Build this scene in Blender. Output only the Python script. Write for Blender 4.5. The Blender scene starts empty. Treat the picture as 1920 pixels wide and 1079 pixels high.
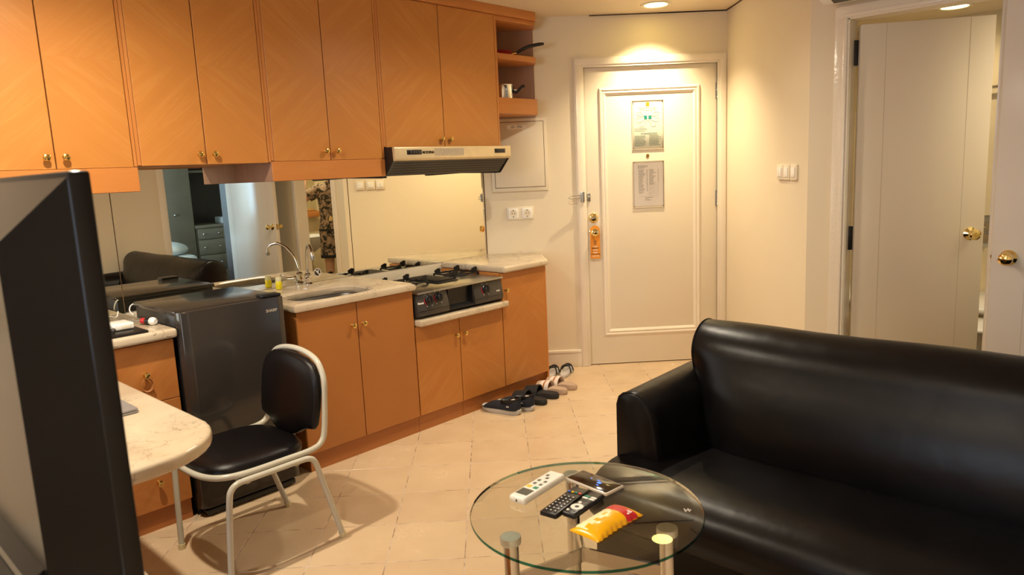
import bpy, bmesh, math, random
from mathutils import Vector, Matrix
R = math.radians
random.seed(4)
scn = bpy.context.scene
COL = scn.collection
SQ = math.sqrt(2)

# ------------------------------------------------------------------ camera
cd = bpy.data.cameras.new('camera')
cam = bpy.data.objects.new('camera', cd)
COL.objects.link(cam)
scn.camera = cam
cd.sensor_width = 36.0
cd.lens = 25.391
cd.clip_start = 0.02
_f = Vector((0.71511, 0.68019, -0.1611)); _r = Vector((0.68323, -0.72885, -0.04452)); _u = Vector((0.1477, 0.07823, 0.98593))
mm = Matrix((_r, _u, -_f)).transposed().to_4x4()
mm.translation = Vector((-2.11924, -3.62094, 1.45298))
cam.matrix_world = mm
cd.dof.use_dof = True
cd.dof.focus_distance = 4.2
cd.dof.aperture_fstop = 6.5

# ------------------------------------------------------------------ world, exposure
w = bpy.data.worlds.new('world'); scn.world = w; w.use_nodes = True
w.node_tree.nodes['Background'].inputs[0].default_value = (0.55, 0.75, 1.0, 1)
w.node_tree.nodes['Background'].inputs[1].default_value = 0.3
scn.view_settings.view_transform = 'Standard'
scn.view_settings.look = 'None'
scn.view_settings.exposure = 1.08
scn.view_settings.gamma = 1.0
scn.view_settings.use_curve_mapping = False
try:
    scn.cycles.max_bounces = 10; scn.cycles.diffuse_bounces = 5; scn.cycles.glossy_bounces = 6
    scn.cycles.transparent_max_bounces = 12; scn.cycles.sample_clamp_indirect = 6.0
except Exception: pass

WARM = (1.0, 0.875, 0.68); ENTRY = (1.0, 0.80, 0.50); BATHC = (1.0, 0.87, 0.64)

def light(name, kind, loc, energy, color, size=0.08, spot=None, blend=0.7, aim=None, sy=None):
    l = bpy.data.lights.new(name, kind); l.energy = energy; l.color = color
    if kind == 'AREA':
        l.size = size
        if sy: l.shape = 'RECTANGLE'; l.size_y = sy
    else: l.shadow_soft_size = size
    if kind == 'SPOT': l.spot_size = R(spot); l.spot_blend = blend
    o = bpy.data.objects.new(name, l); COL.objects.link(o); o.location = loc
    if aim is not None:
        o.rotation_euler = (Vector(aim) - Vector(loc)).to_track_quat('-Z', 'Y').to_euler()
    return o
# daylight coming in through the living room window and the bedroom window (both outside the frame), plus an added bedroom fill
light('window_daylight', 'AREA', (-4.19, -2.3, 1.55), 22, (0.78, 0.86, 1.0), 1.5, aim=(0, -2.2, 1.1), sy=1.3)
light('bedroom_daylight_fill', 'AREA', (-1.57, -5.0, 1.5), 60, (0.50, 0.70, 1.0), 1.1, aim=(2.0, -5.0, 1.5), sy=1.3)  # added fill so blue light reaches the wardrobe fronts
light('bedroom_daylight_fill', 'AREA', (-1.57, -7.2, 1.5), 95, (0.36, 0.64, 1.0), 1.1, aim=(2.0, -7.2, 1.5), sy=1.3)

# ------------------------------------------------------------------ materials
def srgb(c):
    if isinstance(c, str):
        c = tuple(int(c[i:i+2], 16)/255 for i in (0, 2, 4))
    return tuple((x/12.92 if x <= 0.04045 else ((x+0.055)/1.055)**2.4) for x in c) + (1,)
class NT:
    def __init__(s, name):
        s.m = bpy.data.materials.new(name); s.m.use_nodes = True
        s.t = s.m.node_tree; s.t.nodes.clear()
        s.out = s.t.nodes.new('ShaderNodeOutputMaterial')
    def n(s, typ, **kw):
        nd = s.t.nodes.new(typ)
        for k, v in kw.items():
            if k.startswith('i_'):
                nd.inputs[k[2:].replace('_', ' ')].default_value = v
            elif k[0] == 'I' and k[1:].isdigit(): nd.inputs[int(k[1:])].default_value = v
            else: setattr(nd, k, v)
        return nd
    def l(s, a, b): s.t.links.new(a, b)
    def math(s, op, a, b=None, c=None):
        nd = s.n('ShaderNodeMath', operation=op)
        for i, x in enumerate((a, b, c)):
            if x is None: continue
            if isinstance(x, (int, float)): nd.inputs[i].default_value = x
            else: s.l(x, nd.inputs[i])
        return nd.outputs[0]
    def ramp(s, fac, stops):
        nd = s.n('ShaderNodeValToRGB'); e = nd.color_ramp.elements
        while len(e) < len(stops): e.new(0.5)
        for el, (p_, c_) in zip(e, stops): el.position = p_; el.color = c_ if len(c_) == 4 else tuple(c_)+(1,)
        s.l(fac, nd.inputs[0]); return nd.outputs[0]
    def mix(s, fac, a, b):
        nd = s.n('ShaderNodeMix', data_type='RGBA')
        for i, x in ((0, fac), (6, a), (7, b)):
            if isinstance(x, (int, float, tuple)): nd.inputs[i].default_value = x
            else: s.l(x, nd.inputs[i])
        return nd.outputs[2]
    def bsdf(s, col=None, rough=0.5, metal=0.0, spec=0.5, bump=None, bd=0.002, coat=0, coat_r=0.1):
        b = s.n('ShaderNodeBsdfPrincipled')
        if col is not None:
            if isinstance(col, tuple): b.inputs['Base Color'].default_value = col
            else: s.l(col, b.inputs['Base Color'])
        if isinstance(rough, (int, float)): b.inputs['Roughness'].default_value = rough
        else: s.l(rough, b.inputs['Roughness'])
        b.inputs['Metallic'].default_value = metal
        b.inputs['Specular IOR Level'].default_value = spec
        b.inputs['Coat Weight'].default_value = coat; b.inputs['Coat Roughness'].default_value = coat_r
        if bump is not None:
            bp = s.n('ShaderNodeBump'); bp.inputs['Distance'].default_value = bd; bp.inputs['Strength'].default_value = 1.0
            s.l(bump, bp.inputs['Height']); s.l(bp.outputs[0], b.inputs['Normal'])
        s.l(b.outputs[0], s.out.inputs[0]); return b
    def obj(s, sc=(1, 1, 1), rz=0):
        tc = s.n('ShaderNodeTexCoord'); mp = s.n('ShaderNodeMapping')
        mp.inputs['Scale'].default_value = sc; mp.inputs['Rotation'].default_value = (0, 0, rz)
        s.l(tc.outputs['Object'], mp.inputs[0]); return mp.outputs[0]
    def noise(s, vec, scale, detail=3, rough=0.5, dist=0.0):
        nd = s.n('ShaderNodeTexNoise'); nd.inputs['Scale'].default_value = scale; nd.inputs['Detail'].default_value = detail
        nd.inputs['Roughness'].default_value = rough; nd.inputs['Distortion'].default_value = dist
        s.l(vec, nd.inputs['Vector']); return nd.outputs[0]
def plain(name, col, rough=0.5, metal=0, spec=0.5, var=0.06, nscale=9.0, bump=0.0, bscale=200, coat=0):
    t = NT(name); v = t.obj(); c = srgb(col)
    nz = t.noise(v, nscale, 3)
    lo = tuple(x*(1-var) for x in c[:3])+(1,); hi = tuple(min(1, x*(1+var)) for x in c[:3])+(1,)
    colr = t.ramp(nz, [(0.3, lo), (0.7, hi)])
    t.bsdf(colr, rough, metal, spec, t.noise(v, bscale, 2) if bump else None, bump, coat)
    return t.m
def emit(name, col, st):
    t = NT(name); e = t.n('ShaderNodeEmission'); e.inputs[0].default_value = srgb(col); e.inputs[1].default_value = st
    t.l(e.outputs[0], t.out.inputs[0]); return t.m
def wood(name, base, hi, zc=None, straight=False, ang=0.72, rough=0.38, amt=1.0):
    """veneer; zc = height of the point the four diagonal quarters meet at"""
    t = NT(name); tc = t.n('ShaderNodeTexCoord'); sx = t.n('ShaderNodeSeparateXYZ'); t.l(tc.outputs['Object'], sx.inputs[0])
    if zc is not None:
        a = t.math('ABSOLUTE', sx.outputs[0]); b = t.math('ABSOLUTE', t.math('SUBTRACT', sx.outputs[2], zc))
        sgn = t.math('SIGN', sx.outputs[0]); sg2 = t.math('SIGN', t.math('SUBTRACT', sx.outputs[2], zc))
        ca, sa = math.cos(ang), math.sin(ang)
        across = t.math('SUBTRACT', t.math('MULTIPLY', a, sa), t.math('MULTIPLY', b, ca))
        along = t.math('ADD', t.math('MULTIPLY', a, ca), t.math('MULTIPLY', b, sa))
        q = t.math('ADD', t.math('MULTIPLY', sgn, 3.1), t.math('MULTIPLY', sg2, 7.7))
        cb = t.n('ShaderNodeCombineXYZ'); t.l(t.math('MULTIPLY', across, 19.0), cb.inputs[0]); t.l(t.math('MULTIPLY', along, 1.3), cb.inputs[1]); t.l(q, cb.inputs[2])
        vec = cb.outputs[0]
    else:
        cb = t.n('ShaderNodeCombineXYZ')
        s3 = (1.6, 8.0, 26.0) if straight else (26.0, 8.0, 1.6)
        for i in range(3): t.l(t.math('MULTIPLY', sx.outputs[i], s3[i]), cb.inputs[i])
        vec = cb.outputs[0]
    n1 = t.noise(vec, 1.0, 5, 0.68, 0.9)
    n2 = t.noise(tc.outputs['Object'], 3.0, 2)
    f = t.math('ADD', t.math('MULTIPLY', n1, 0.75*amt), t.math('MULTIPLY', n2, 0.25))
    dk = tuple(x*0.93 for x in srgb(base)[:3])+(1,)
    lo_, hi_ = 0.5*(0.75*amt+0.25)-0.17*amt, 0.5*(0.75*amt+0.25)+0.17*amt
    col = t.ramp(f, [(lo_-0.08, dk), ((lo_+hi_)/2, srgb(base)), (hi_+0.08, srgb(hi))])
    t.bsdf(col, rough, 0, 0.45, n1, 0.0006*amt)
    return t.m
M = {}
WB, WH = 'BA7B3A', 'C68B4A'
M['wood_up'] = wood('wood_upper_doors', WB, WH, 0.435)
M['wood_cook'] = wood('wood_cooker_doors', 'B07032', 'BC8040', 0.10, amt=0.8)
M['wood_corner'] = wood('wood_corner_door', 'B07032', 'BC8040', 0.35, amt=0.8)
M['wood_dr'] = wood('wood_drawers', 'B37238', 'C0834A', -0.1, amt=0.8)
M['wood'] = wood('wood_carcass', 'BB783C', 'C38448', straight=True, amt=0.6)
M['wood_v'] = wood('wood_upright', 'BB783C', 'C38448', amt=0.6)
M['lacquer'] = plain('lacquered_door', 'A4672F', 0.42, var=0.03, nscale=3)
M['raw'] = wood('unvarnished_side', '94705A', 'A4816B', amt=0.7, rough=0.6)
M['kick'] = wood('wood_kick', 'A86834', 'B0723E', straight=True, amt=0.6)
M['wall'] = plain('wall_paint', 'DED2BA', 0.62, var=0.015, nscale=2, bump=0.0004, bscale=90)
M['ceil'] = plain('ceiling_paint', 'DCCDB4', 0.7, var=0.015, nscale=2)
M['trimw'] = plain('trim_gloss_paint', 'E6DCCB', 0.22, var=0.02, nscale=3, bump=0.0012, bscale=55)
M['doorp'] = plain('door_paint', 'E4DAC6', 0.3, var=0.015, nscale=2)
M['doorw'] = plain('door_white_paint', 'DDD6CC', 0.22, var=0.015, nscale=2, bump=0.0003, bscale=8)
M['brass'] = plain('brass', 'DEBE74', 0.16, 1.0, var=0.1, nscale=60)
M['brassy'] = plain('polished_brass', 'F0DA98', 0.08, 1.0, var=0.03)
M['chrome'] = plain('chrome', 'D8D6D2', 0.06, 1.0, var=0.02)
M['capm'] = plain('brushed_aluminium', 'E4ECEA', 0.38, 0.55, var=0.05, nscale=80)
M['steel'] = plain('brushed_steel', 'B4B4B0', 0.28, 1.0, var=0.08, nscale=30)
M['blackp'] = plain('black_plastic', '151517', 0.35, var=0.1)
M['black'] = plain('black_iron', '0E0E0F', 0.45, var=0.1)
M['darkgrey'] = plain('dark_grey_enamel', '3A3632', 0.3, var=0.05)
M['whitep'] = plain('white_plastic', 'ECEAE4', 0.3, var=0.02)
M['creamp'] = plain('cream_plastic', 'E2D8C4', 0.35, var=0.02)
M['grey_tube'] = plain('grey_enamel_tube', 'B9B6A8', 0.25, var=0.03)
M['vinyl'] = plain('black_vinyl', '0D0B0D', 0.34, spec=0.28, var=0.1, bump=0.0004, bscale=500)
M['tvb'] = plain('tv_black_plastic', '07080D', 0.25, spec=0.3, var=0.1)
M['tvg'] = plain('tv_brown_grey_plastic', '0C0B0C', 0.22, spec=0.22, var=0.08)
M['tvscreen'] = plain('tv_screen', '060607', 0.1)
M['rubber'] = plain('dark_rubber', '201E1E', 0.7)
M['clearfoot'] = plain('pale_rubber_foot', 'CFC39A', 0.5)
M['paper'] = plain('paper', 'E4E6D6', 0.6, var=0.02)
M['paper2'] = plain('white_paper', 'F0EAE4', 0.6, var=0.02)
M['ink'] = plain('ink_grey', '5A5A52', 0.7)
M['inkg'] = plain('ink_green', '2D6A5C', 0.7)
M['teal'] = plain('teal_print', '1E8C86', 0.6)
M['gold'] = plain('gold_print', 'B8902A', 0.4)
M['orange'] = plain('orange_card', 'E0912C', 0.5, var=0.03)
M['red'] = plain('red_print', 'C8202A', 0.35)
M['yellow'] = plain('yellow_foil', 'F2B20C', 0.25, var=0.04)
M['cream'] = plain('cream_print', 'F8F0C0', 0.3)
M['navy'] = plain('navy_knit', '0E111E', 0.85, var=0.3, nscale=200, bump=0.001, bscale=400)
M['sole'] = plain('pale_sole_foam', 'B9B6B4', 0.6, var=0.06, nscale=30)
M['slide'] = plain('black_slide_foam', '1B1B1E', 0.6, var=0.1)
M['beige'] = plain('beige_foam', 'B39A84', 0.6, var=0.06)
M['pinkish'] = plain('striped_strap', 'E4D8D0', 0.5)
M['tan'] = plain('tan_stripe', 'A86E3C', 0.5)
M['panred'] = plain('red_pan_enamel', '8E1A22', 0.3)
M['skin'] = plain('skin', 'D0A07E', 0.5, var=0.04)
M['hair'] = plain('hair', '1A1412', 0.5)
M['ceramic'] = plain('white_ceramic', 'E8E6DE', 0.1, var=0.01)
M['bathtile'] = plain('bathroom_wall_tile', 'D8C49A', 0.25, var=0.05)
M['bathfloor_shade'] = plain('bathroom_shade_floor', '4A382A', 0.3, var=0.25, nscale=25)  # dark base colour stands in for the shade lying on this floor
M['glow_entry'] = emit('lamp_glow_entry', 'FFE27A', 9.0)
M['glow_bath'] = emit('lamp_glow_bath', 'FFE9A0', 5.0)
M['glow'] = emit('lamp_glow_room', 'FFE0B0', 12.0)
M['liquid'] = plain('yellow_liquid', 'D8C81C', 0.15)
M['clearcap'] = plain('translucent_cap', 'CFCBA8', 0.25)
M['wardrobe'] = plain('wardrobe_veneer', '7A7466', 0.25, var=0.08, nscale=4)
M['darkwood'] = plain('dark_wood', '2A1A12', 0.4)
M['linen'] = plain('bed_linen', 'C8D2D8', 0.8)
M['laptop'] = plain('silver_laptop', 'A8A6A8', 0.35, 0.6)
M['screenoff'] = plain('phone_glass', '2A1E16', 0.08)
M['blueglow'] = emit('phone_lock_icons', '5E86E8', 1.0)
M['case'] = plain('clear_case', 'C9C0B4', 0.15)
M['bluekey'] = plain('blue_key', '3A62C8', 0.4); M['yellowkey'] = plain('yellow_key', 'E0C020', 0.4)
M['greenkey'] = plain('green_key', '18866A', 0.4); M['redkey'] = plain('red_key', 'D83A20', 0.4)
M['lcd'] = plain('remote_display', '55584E', 0.3)
M['groove'] = plain('groove_shadow_line', 'B8AC98', 0.6)
M['sinkm'] = plain('sink_steel', '7C7B78', 0.32, 1.0, var=0.05)
M['hoodm'] = plain('beige_hood_metal', 'D2BF98', 0.35, 0.3, var=0.05, nscale=20)
M['darkgap'] = plain('shadow_gap', '5A4326', 0.8)

def fac_mat(name, fn):
    t = NT(name); fn(t); M[name] = t.m
def _marble(t):
    v = t.obj(); n1 = t.noise(v, 2.5, 4, 0.6, 1.2)
    wv = t.n('ShaderNodeTexVoronoi', feature='DISTANCE_TO_EDGE'); wv.inputs['Scale'].default_value = 9.0
    ds = t.n('ShaderNodeTexNoise'); ds.inputs['Scale'].default_value = 7; ds.inputs['Detail'].default_value = 5; t.l(v, ds.inputs['Vector'])
    mx = t.n('ShaderNodeMix', data_type='VECTOR'); mx.inputs[0].default_value = 0.42
    t.l(v, mx.inputs[4]); t.l(ds.outputs['Color'], mx.inputs[5]); t.l(mx.outputs[1], wv.inputs['Vector'])
    vein = t.ramp(wv.outputs[0], [(0.0, (1, 1, 1, 1)), (0.022, (0, 0, 0, 1))])
    msk = t.ramp(t.noise(v, 4.0, 3), [(0.42, (0, 0, 0, 1)), (0.58, (1, 1, 1, 1))])
    base = t.ramp(n1, [(0.3, srgb('B8A68C')), (0.55, srgb('C5B59D')), (0.75, srgb('CFC2AC'))])
    f = t.math('MULTIPLY', t.math('MULTIPLY', vein, msk), 0.9)
    t.bsdf(t.mix(f, base, srgb('5C5144')), 0.16, 0, 0.5)
fac_mat('marble', _marble)
def _floor(t):
    tc = t.n('ShaderNodeTexCoord'); sx = t.n('ShaderNodeSeparateXYZ'); t.l(tc.outputs['Object'], sx.inputs[0])
    ds = []; ids = []
    for i in (0, 1):
        a = t.math('DIVIDE', sx.outputs[i], 0.3)
        ids.append(t.math('ROUND', t.math('SUBTRACT', a, 0.5)))
        ds.append(t.math('MULTIPLY', t.math('ABSOLUTE', t.math('SUBTRACT', a, t.math('ROUND', a))), 0.3))
    d = t.math('MINIMUM', ds[0], ds[1])
    g = t.ramp(t.math('MULTIPLY', d, 100.0), [(0.10, (1, 1, 1, 1)), (0.24, (0, 0, 0, 1))])
    cb = t.n('ShaderNodeCombineXYZ'); t.l(ids[0], cb.inputs[0]); t.l(ids[1], cb.inputs[1])
    wn = t.n('ShaderNodeTexWhiteNoise'); t.l(cb.outputs[0], wn.inputs['Vector'])
    n1 = t.noise(tc.outputs['Object'], 5.0, 4)
    n2 = t.noise(tc.outputs['Object'], 160.0, 2)
    f = t.math('ADD', t.math('MULTIPLY', n1, 0.6), t.math('ADD', t.math('MULTIPLY', wn.outputs[0], 0.2), t.math('MULTIPLY', n2, 0.2)))
    base = t.ramp(f, [(0.25, srgb('C2A888')), (0.75, srgb('D1B998'))])
    gn = t.noise(tc.outputs['Object'], 14.0, 4)
    gc = t.ramp(gn, [(0.36, srgb('8A6E54')), (0.56, srgb('DCCAB4'))])
    rough = t.ramp(f, [(0.2, (0.18,)*3), (0.8, (0.3,)*3)])
    h = t.math('MULTIPLY', g, -1.0)
    t.bsdf(t.mix(g, base, gc), rough, 0, 0.5, h, 0.0015)
fac_mat('floor', _floor)
def _leather(t):
    v = t.obj(); n1 = t.noise(v, 260, 2); n2 = t.noise(v, 7, 3)
    h = t.math('ADD', t.math('MULTIPLY', n1, 0.12), t.math('MULTIPLY', n2, 3.0))
    t.bsdf(t.ramp(n2, [(0.3, srgb('09080A')), (0.7, srgb('0E0D10'))]), t.ramp(n2, [(0.3, (0.31,)*3), (0.7, (0.37,)*3)]), 0, 0.22, h, 0.0009)
fac_mat('leather', _leather)
def _mirror(t): t.bsdf((0.90, 0.885, 0.76, 1), 0.0, 1.0)
fac_mat('mirror', _mirror)
def glass(name, tint, ior=1.5, rough=0.0):
    t = NT(name); fr = t.n('ShaderNodeFresnel'); fr.inputs[0].default_value = ior
    tr = t.n('ShaderNodeBsdfTransparent'); tr.inputs[0].default_value = tint
    gl = t.n('ShaderNodeBsdfGlossy'); gl.inputs['Roughness'].default_value = rough
    mx = t.n('ShaderNodeMixShader'); t.l(fr.outputs[0], mx.inputs[0]); t.l(tr.outputs[0], mx.inputs[1]); t.l(gl.outputs[0], mx.inputs[2])
    t.l(mx.outputs[0], t.out.inputs[0]); M[name] = t.m
glass('glass', (0.95, 0.965, 0.94, 1), 1.6); glass('glass_edge', (0.03, 0.22, 0.18, 1), 1.3); glass('acrylic', (0.99, 0.99, 0.98, 1), 1.05)
def _fridge(t):
    v = t.obj((1, 1, 60)); n = t.noise(v, 20, 2)
    t.bsdf(t.ramp(n, [(0.3, srgb('383431')), (0.7, srgb('3C3835'))]), 0.15, 0.3, 0.5)
fac_mat('fridge', _fridge)
def _cloth(t):
    v = t.obj(); n = t.noise(v, 16, 5, 0.7, 1.5)
    t.bsdf(t.ramp(n, [(0.46, srgb('26281F')), (0.52, srgb('A28870')), (0.75, srgb('BCA088'))]), 0.8)
fac_mat('cloth', _cloth)

# ------------------------------------------------------------------ mesh builder
class B:
    """collects shapes; K=True: points are given as (u, n, z) with n measured out from the kitchen wall"""
    def __init__(s, K=False): s.bm = bmesh.new(); s.K = K
    def P(s, p): return Vector((p[0], -p[1], p[2])) if s.K else Vector(p)
    def faces(s, vs, fs):
        v = [s.bm.verts.new(s.P(p)) for p in vs]; out = []
        for f in fs:
            try: out.append(s.bm.faces.new([v[i] for i in f]))
            except ValueError: pass
        return v, out
    def box(s, x0, x1, y0, y1, z0, z1, bev=0.0, seg=2):
        v, f = s.faces([(x0, y0, z0), (x1, y0, z0), (x1, y1, z0), (x0, y1, z0), (x0, y0, z1), (x1, y0, z1), (x1, y1, z1), (x0, y1, z1)],
                       [(0, 1, 2, 3), (4, 5, 6, 7), (0, 1, 5, 4), (1, 2, 6, 5), (2, 3, 7, 6), (3, 0, 4, 7)])
        if bev: s.bev(f, bev, seg)
        return s
    def bev(s, f, d, seg=2):
        es = list({e for x in f for e in x.edges})
        bmesh.ops.recalc_face_normals(s.bm, faces=f)
        bmesh.ops.bevel(s.bm, geom=es, offset=d, segments=seg, profile=0.5, affect='EDGES', clamp_overlap=True)
    def prism(s, poly, axis, a, b, bev=0.0, seg=2):
        """poly 2D points extruded from a to b along axis ('x','y','z'); poly in the other two axes in order"""
        def mk(p, h):
            return {'x': (h, p[0], p[1]), 'y': (p[0], h, p[1]), 'z': (p[0], p[1], h)}[axis]
        n = len(poly); vs = [mk(p, a) for p in poly]+[mk(p, b) for p in poly]
        fs = [tuple(range(n)), tuple(range(n, 2*n))]+[(i, (i+1) % n, (i+1) % n+n, i+n) for i in range(n)]
        v, f = s.faces(vs, fs)
        if bev: s.bev(f, bev, seg)
        return s
    def rings(s, rs, closed=True, cap0=True, cap1=True):
        n = len(rs[0]); vs = [p for r in rs for p in r]; fs = []
        for k in range(len(rs)-1):
            for i in range(n if closed else n-1):
                j = (i+1) % n; fs.append((k*n+i, k*n+j, (k+1)*n+j, (k+1)*n+i))
        if cap0: fs.append(tuple(range(n)))
        if cap1: fs.append(tuple(range((len(rs)-1)*n, len(rs)*n)))
        s.faces(vs, fs); return s
    def lathe(s, c, ax, prof, seg=20, cap0=True, cap1=True):
        """prof: (radius, distance along ax)"""
        c = Vector(c); ax = Vector(ax).normalized()
        t = Vector((0, 0, 1)) if abs(ax.z) < 0.9 else Vector((1, 0, 0))
        e1 = ax.cross(t).normalized(); e2 = ax.cross(e1)
        rs = [[c+ax*h+(e1*math.cos(2*math.pi*i/seg)+e2*math.sin(2*math.pi*i/seg))*max(r, 1e-4) for i in range(seg)] for r, h in prof]
        return s.rings(rs, True, cap0, cap1)
    def cyl(s, p0, p1, r, r1=None, seg=16):
        d = Vector(p1)-Vector(p0); return s.lathe(p0, d, [(r, 0), (r if r1 is None else r1, d.length)], seg)
    def ball(s, c, r, sc=(1, 1, 1), seg=16, rg=10):
        rs = []
        for k in range(1, rg):
            a = math.pi*k/rg
            rs.append([(c[0]+r*sc[0]*math.sin(a)*math.cos(2*math.pi*i/seg), c[1]+r*sc[1]*math.sin(a)*math.sin(2*math.pi*i/seg), c[2]-r*sc[2]*math.cos(a)) for i in range(seg)])
        return s.rings(rs)
    def tube(s, pts, r, seg=10, closed=False, smooth=0, rr=None):
        P = [Vector(p) for p in pts]
        if smooth:
            Q = []; n = len(P); rng = n if closed else n-1
            for i in range(rng):
                p0 = P[(i-1) % n] if (closed or i > 0) else P[0]; p1 = P[i]; p2 = P[(i+1) % n]; p3 = P[(i+2) % n] if (closed or i+2 < n) else P[-1]
                for k in range(smooth):
                    t = k/smooth
                    Q.append(0.5*((2*p1)+(-p0+p2)*t+(2*p0-5*p1+4*p2-p3)*t*t+(-p0+3*p1-3*p2+p3)*t**3))
            if not closed: Q.append(P[-1])
            P = Q
        n = len(P); rs = []; e1 = None
        for i in range(n):
            if closed: d = P[(i+1) % n]-P[i-1]
            else: d = P[min(i+1, n-1)]-P[max(i-1, 0)]
            d.normalize()
            if e1 is None:
                t = Vector((0, 0, 1)) if abs(d.z) < 0.9 else Vector((1, 0, 0)); e1 = d.cross(t).normalized()
            else: e1 = (e1-d*e1.dot(d)).normalized()
            e2 = d.cross(e1); q = r if rr is None else r*rr[min(int(i*len(rr)/n), len(rr)-1)]
            rs.append([P[i]+(e1*math.cos(2*math.pi*k/seg)+e2*math.sin(2*math.pi*k/seg))*q for k in range(seg)])
        if closed: rs.append(rs[0]); return s.rings(rs, True, False, False)
        return s.rings(rs)
    def build(s, name, mat, parent=None, sub=(0, 0, 0), smooth=None, ang=35, mod=None):
        bmesh.ops.remove_doubles(s.bm, verts=s.bm.verts, dist=1e-5)
        bmesh.ops.recalc_face_normals(s.bm, faces=s.bm.faces)
        bmesh.ops.translate(s.bm, verts=s.bm.verts, vec=-Vector(sub))
        for f in s.bm.faces: f.smooth = True
        for e in s.bm.edges:
            if len(e.link_faces) == 2 and e.calc_face_angle(0) > R(ang): e.smooth = False
        me = bpy.data.meshes.new(name); s.bm.to_mesh(me); s.bm.free()
        me.materials.append(M[mat] if isinstance(mat, str) else mat)
        o = bpy.data.objects.new(name, me); COL.objects.link(o)
        if parent: o.parent = parent
        return o
RD = Matrix.Rotation(R(-45), 4, 'Z')
class T:
    """a thing (Empty) whose parts are written in frame K (kitchen: u, n, z), D (entry door wall) or L (own local frame)"""
    def __init__(s, name, label, cat, frame='K', org=(0, 0, 0), rz=0, group=None, kind=None):
        s.f = frame; o = bpy.data.objects.new(name, None); COL.objects.link(o); o.empty_display_size = 0.05; s.o = o
        if frame == 'K': s.sub = Vector((org[0], -org[1], org[2])); o.location = s.sub
        elif frame == 'D': s.sub = Vector(org); o.location = RD @ Vector(org); o.rotation_euler = (0, 0, R(-45))
        else: s.sub = Vector((0, 0, 0)); o.location = org; o.rotation_euler = (0, 0, rz)
        if label: o['label'] = label
        if cat: o['category'] = cat
        if group: o['group'] = group
        if kind: o['kind'] = kind
    def B(s): return B(s.f == 'K')
    def part(s, name, b, mat, parent=None, label=None, **k):
        o = b.build(name, mat, parent or s.o, s.sub, **k)
        if label: o['label'] = label
        return o
def solo(name, b, mat, label, cat, frame='K', org=(0, 0, 0), rz=0, group=None, **k):
    sub = Vector((org[0], -org[1], org[2])) if frame == 'K' else (Vector(org) if frame == 'D' else Vector((0, 0, 0)))
    o = b.build(name, mat, None, sub, **k)
    if frame == 'K': o.location = sub
    elif frame == 'D': o.location = RD @ Vector(org); o.rotation_euler = (0, 0, R(-45))
    else: o.location = org; o.rotation_euler = (0, 0, rz)
    o['label'] = label; o['category'] = cat
    if group: o['group'] = group
    return o
def struct(name, b, mat, frame='K', **k):
    o = b.build(name, mat, None, **k); o['kind'] = 'structure'
    if frame == 'D': o.rotation_euler = (0, 0, R(-45))
    return o
def copy_tree(o, parent=None):
    c = o.copy(); COL.objects.link(c); c.parent = parent
    for ch in list(o.children): copy_tree(ch, c)
    return c
def text(th, s, org, right, up, size, mat, name='lettering', parent=None, bold=0.0, align='CENTER', ext=0.0004):
    """flat lettering; org/right/up in the thing's frame"""
    cu = bpy.data.curves.new('t', 'FONT'); cu.body = s; cu.size = size; cu.align_x = align; cu.align_y = 'CENTER'; cu.extrude = ext; cu.offset = bold
    ob = bpy.data.objects.new('t', cu); COL.objects.link(ob)
    bpy.context.view_layer.update()
    me = bpy.data.meshes.new_from_object(ob.evaluated_get(bpy.context.evaluated_depsgraph_get()))
    bpy.data.objects.remove(ob); bpy.data.curves.remove(cu)
    k = th.f == 'K'
    fl = lambda p: Vector((p[0], -p[1], p[2])) if k else Vector(p)
    r_ = fl(right).normalized(); u_ = fl(up).normalized(); n_ = r_.cross(u_)
    m = Matrix((r_, u_, n_)).transposed().to_4x4(); m.translation = fl(org)-th.sub
    me.transform(m); me.materials.clear(); me.materials.append(M[mat])
    o = bpy.data.objects.new(name, me); COL.objects.link(o); o.parent = parent or th.o
    return o

def DP(X, Y): return ((X+Y)/SQ, (X-Y)/SQ)     # entry-frame point -> (u, n)

# ================================================================== ROOM SHELL
CZ = 2.47
b = B(); b.box(-4, 9, -7, 4, -0.1, 0.0); o = struct('floor', b, 'floor'); o.rotation_euler = (0, 0, R(-45))
b = B(True); b.prism([(-4.3, -0.2), (4.0, -0.2), (4.0, 4.15), (-4.3, 4.15)], 'z', CZ, CZ+0.1); struct('ceiling', b, 'ceil')
b = B(True); b.box(-4.3, 1.45, -0.25, -0.05, 0, CZ); struct('wall_kitchen', b, 'wall')
# entry wall, written in its own frame, with the door opening
DX0, DX1, DZ1, DY = 1.742, 2.690, 2.130, 1.09
b = B(); b.box(0.95, DX0, DY, DY+0.15, 0, CZ); b.box(DX1, 2.9, DY, DY+0.15, 0, CZ); b.box(DX0, DX1, DY, DY+0.15, DZ1, CZ)
b.box(DX0, DX1, DY+0.10, DY+0.15, 0, DZ1)
struct('wall_entry', b, 'wall', 'D')
b = B(); b.box(2.75, 2.90, -0.24, DY, 0, CZ); struct('wall_right', b, 'wall', 'D')
# wall with the bathroom door: plane u = UB
UB = 1.775; BN0, BN1, BZ = 2.300, 2.955, 2.12
b = B(True); b.prism([(UB, 2.114), (UB, BN0), (UB+0.1, BN0), (UB+0.1, 2.02)], 'z', 0, CZ)
b.box(UB, UB+0.1, BN1, 4.15, 0, CZ); b.box(UB, UB+0.1, BN0, BN1, BZ, CZ)
struct('wall_bathroom', b, 'wall')
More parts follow.
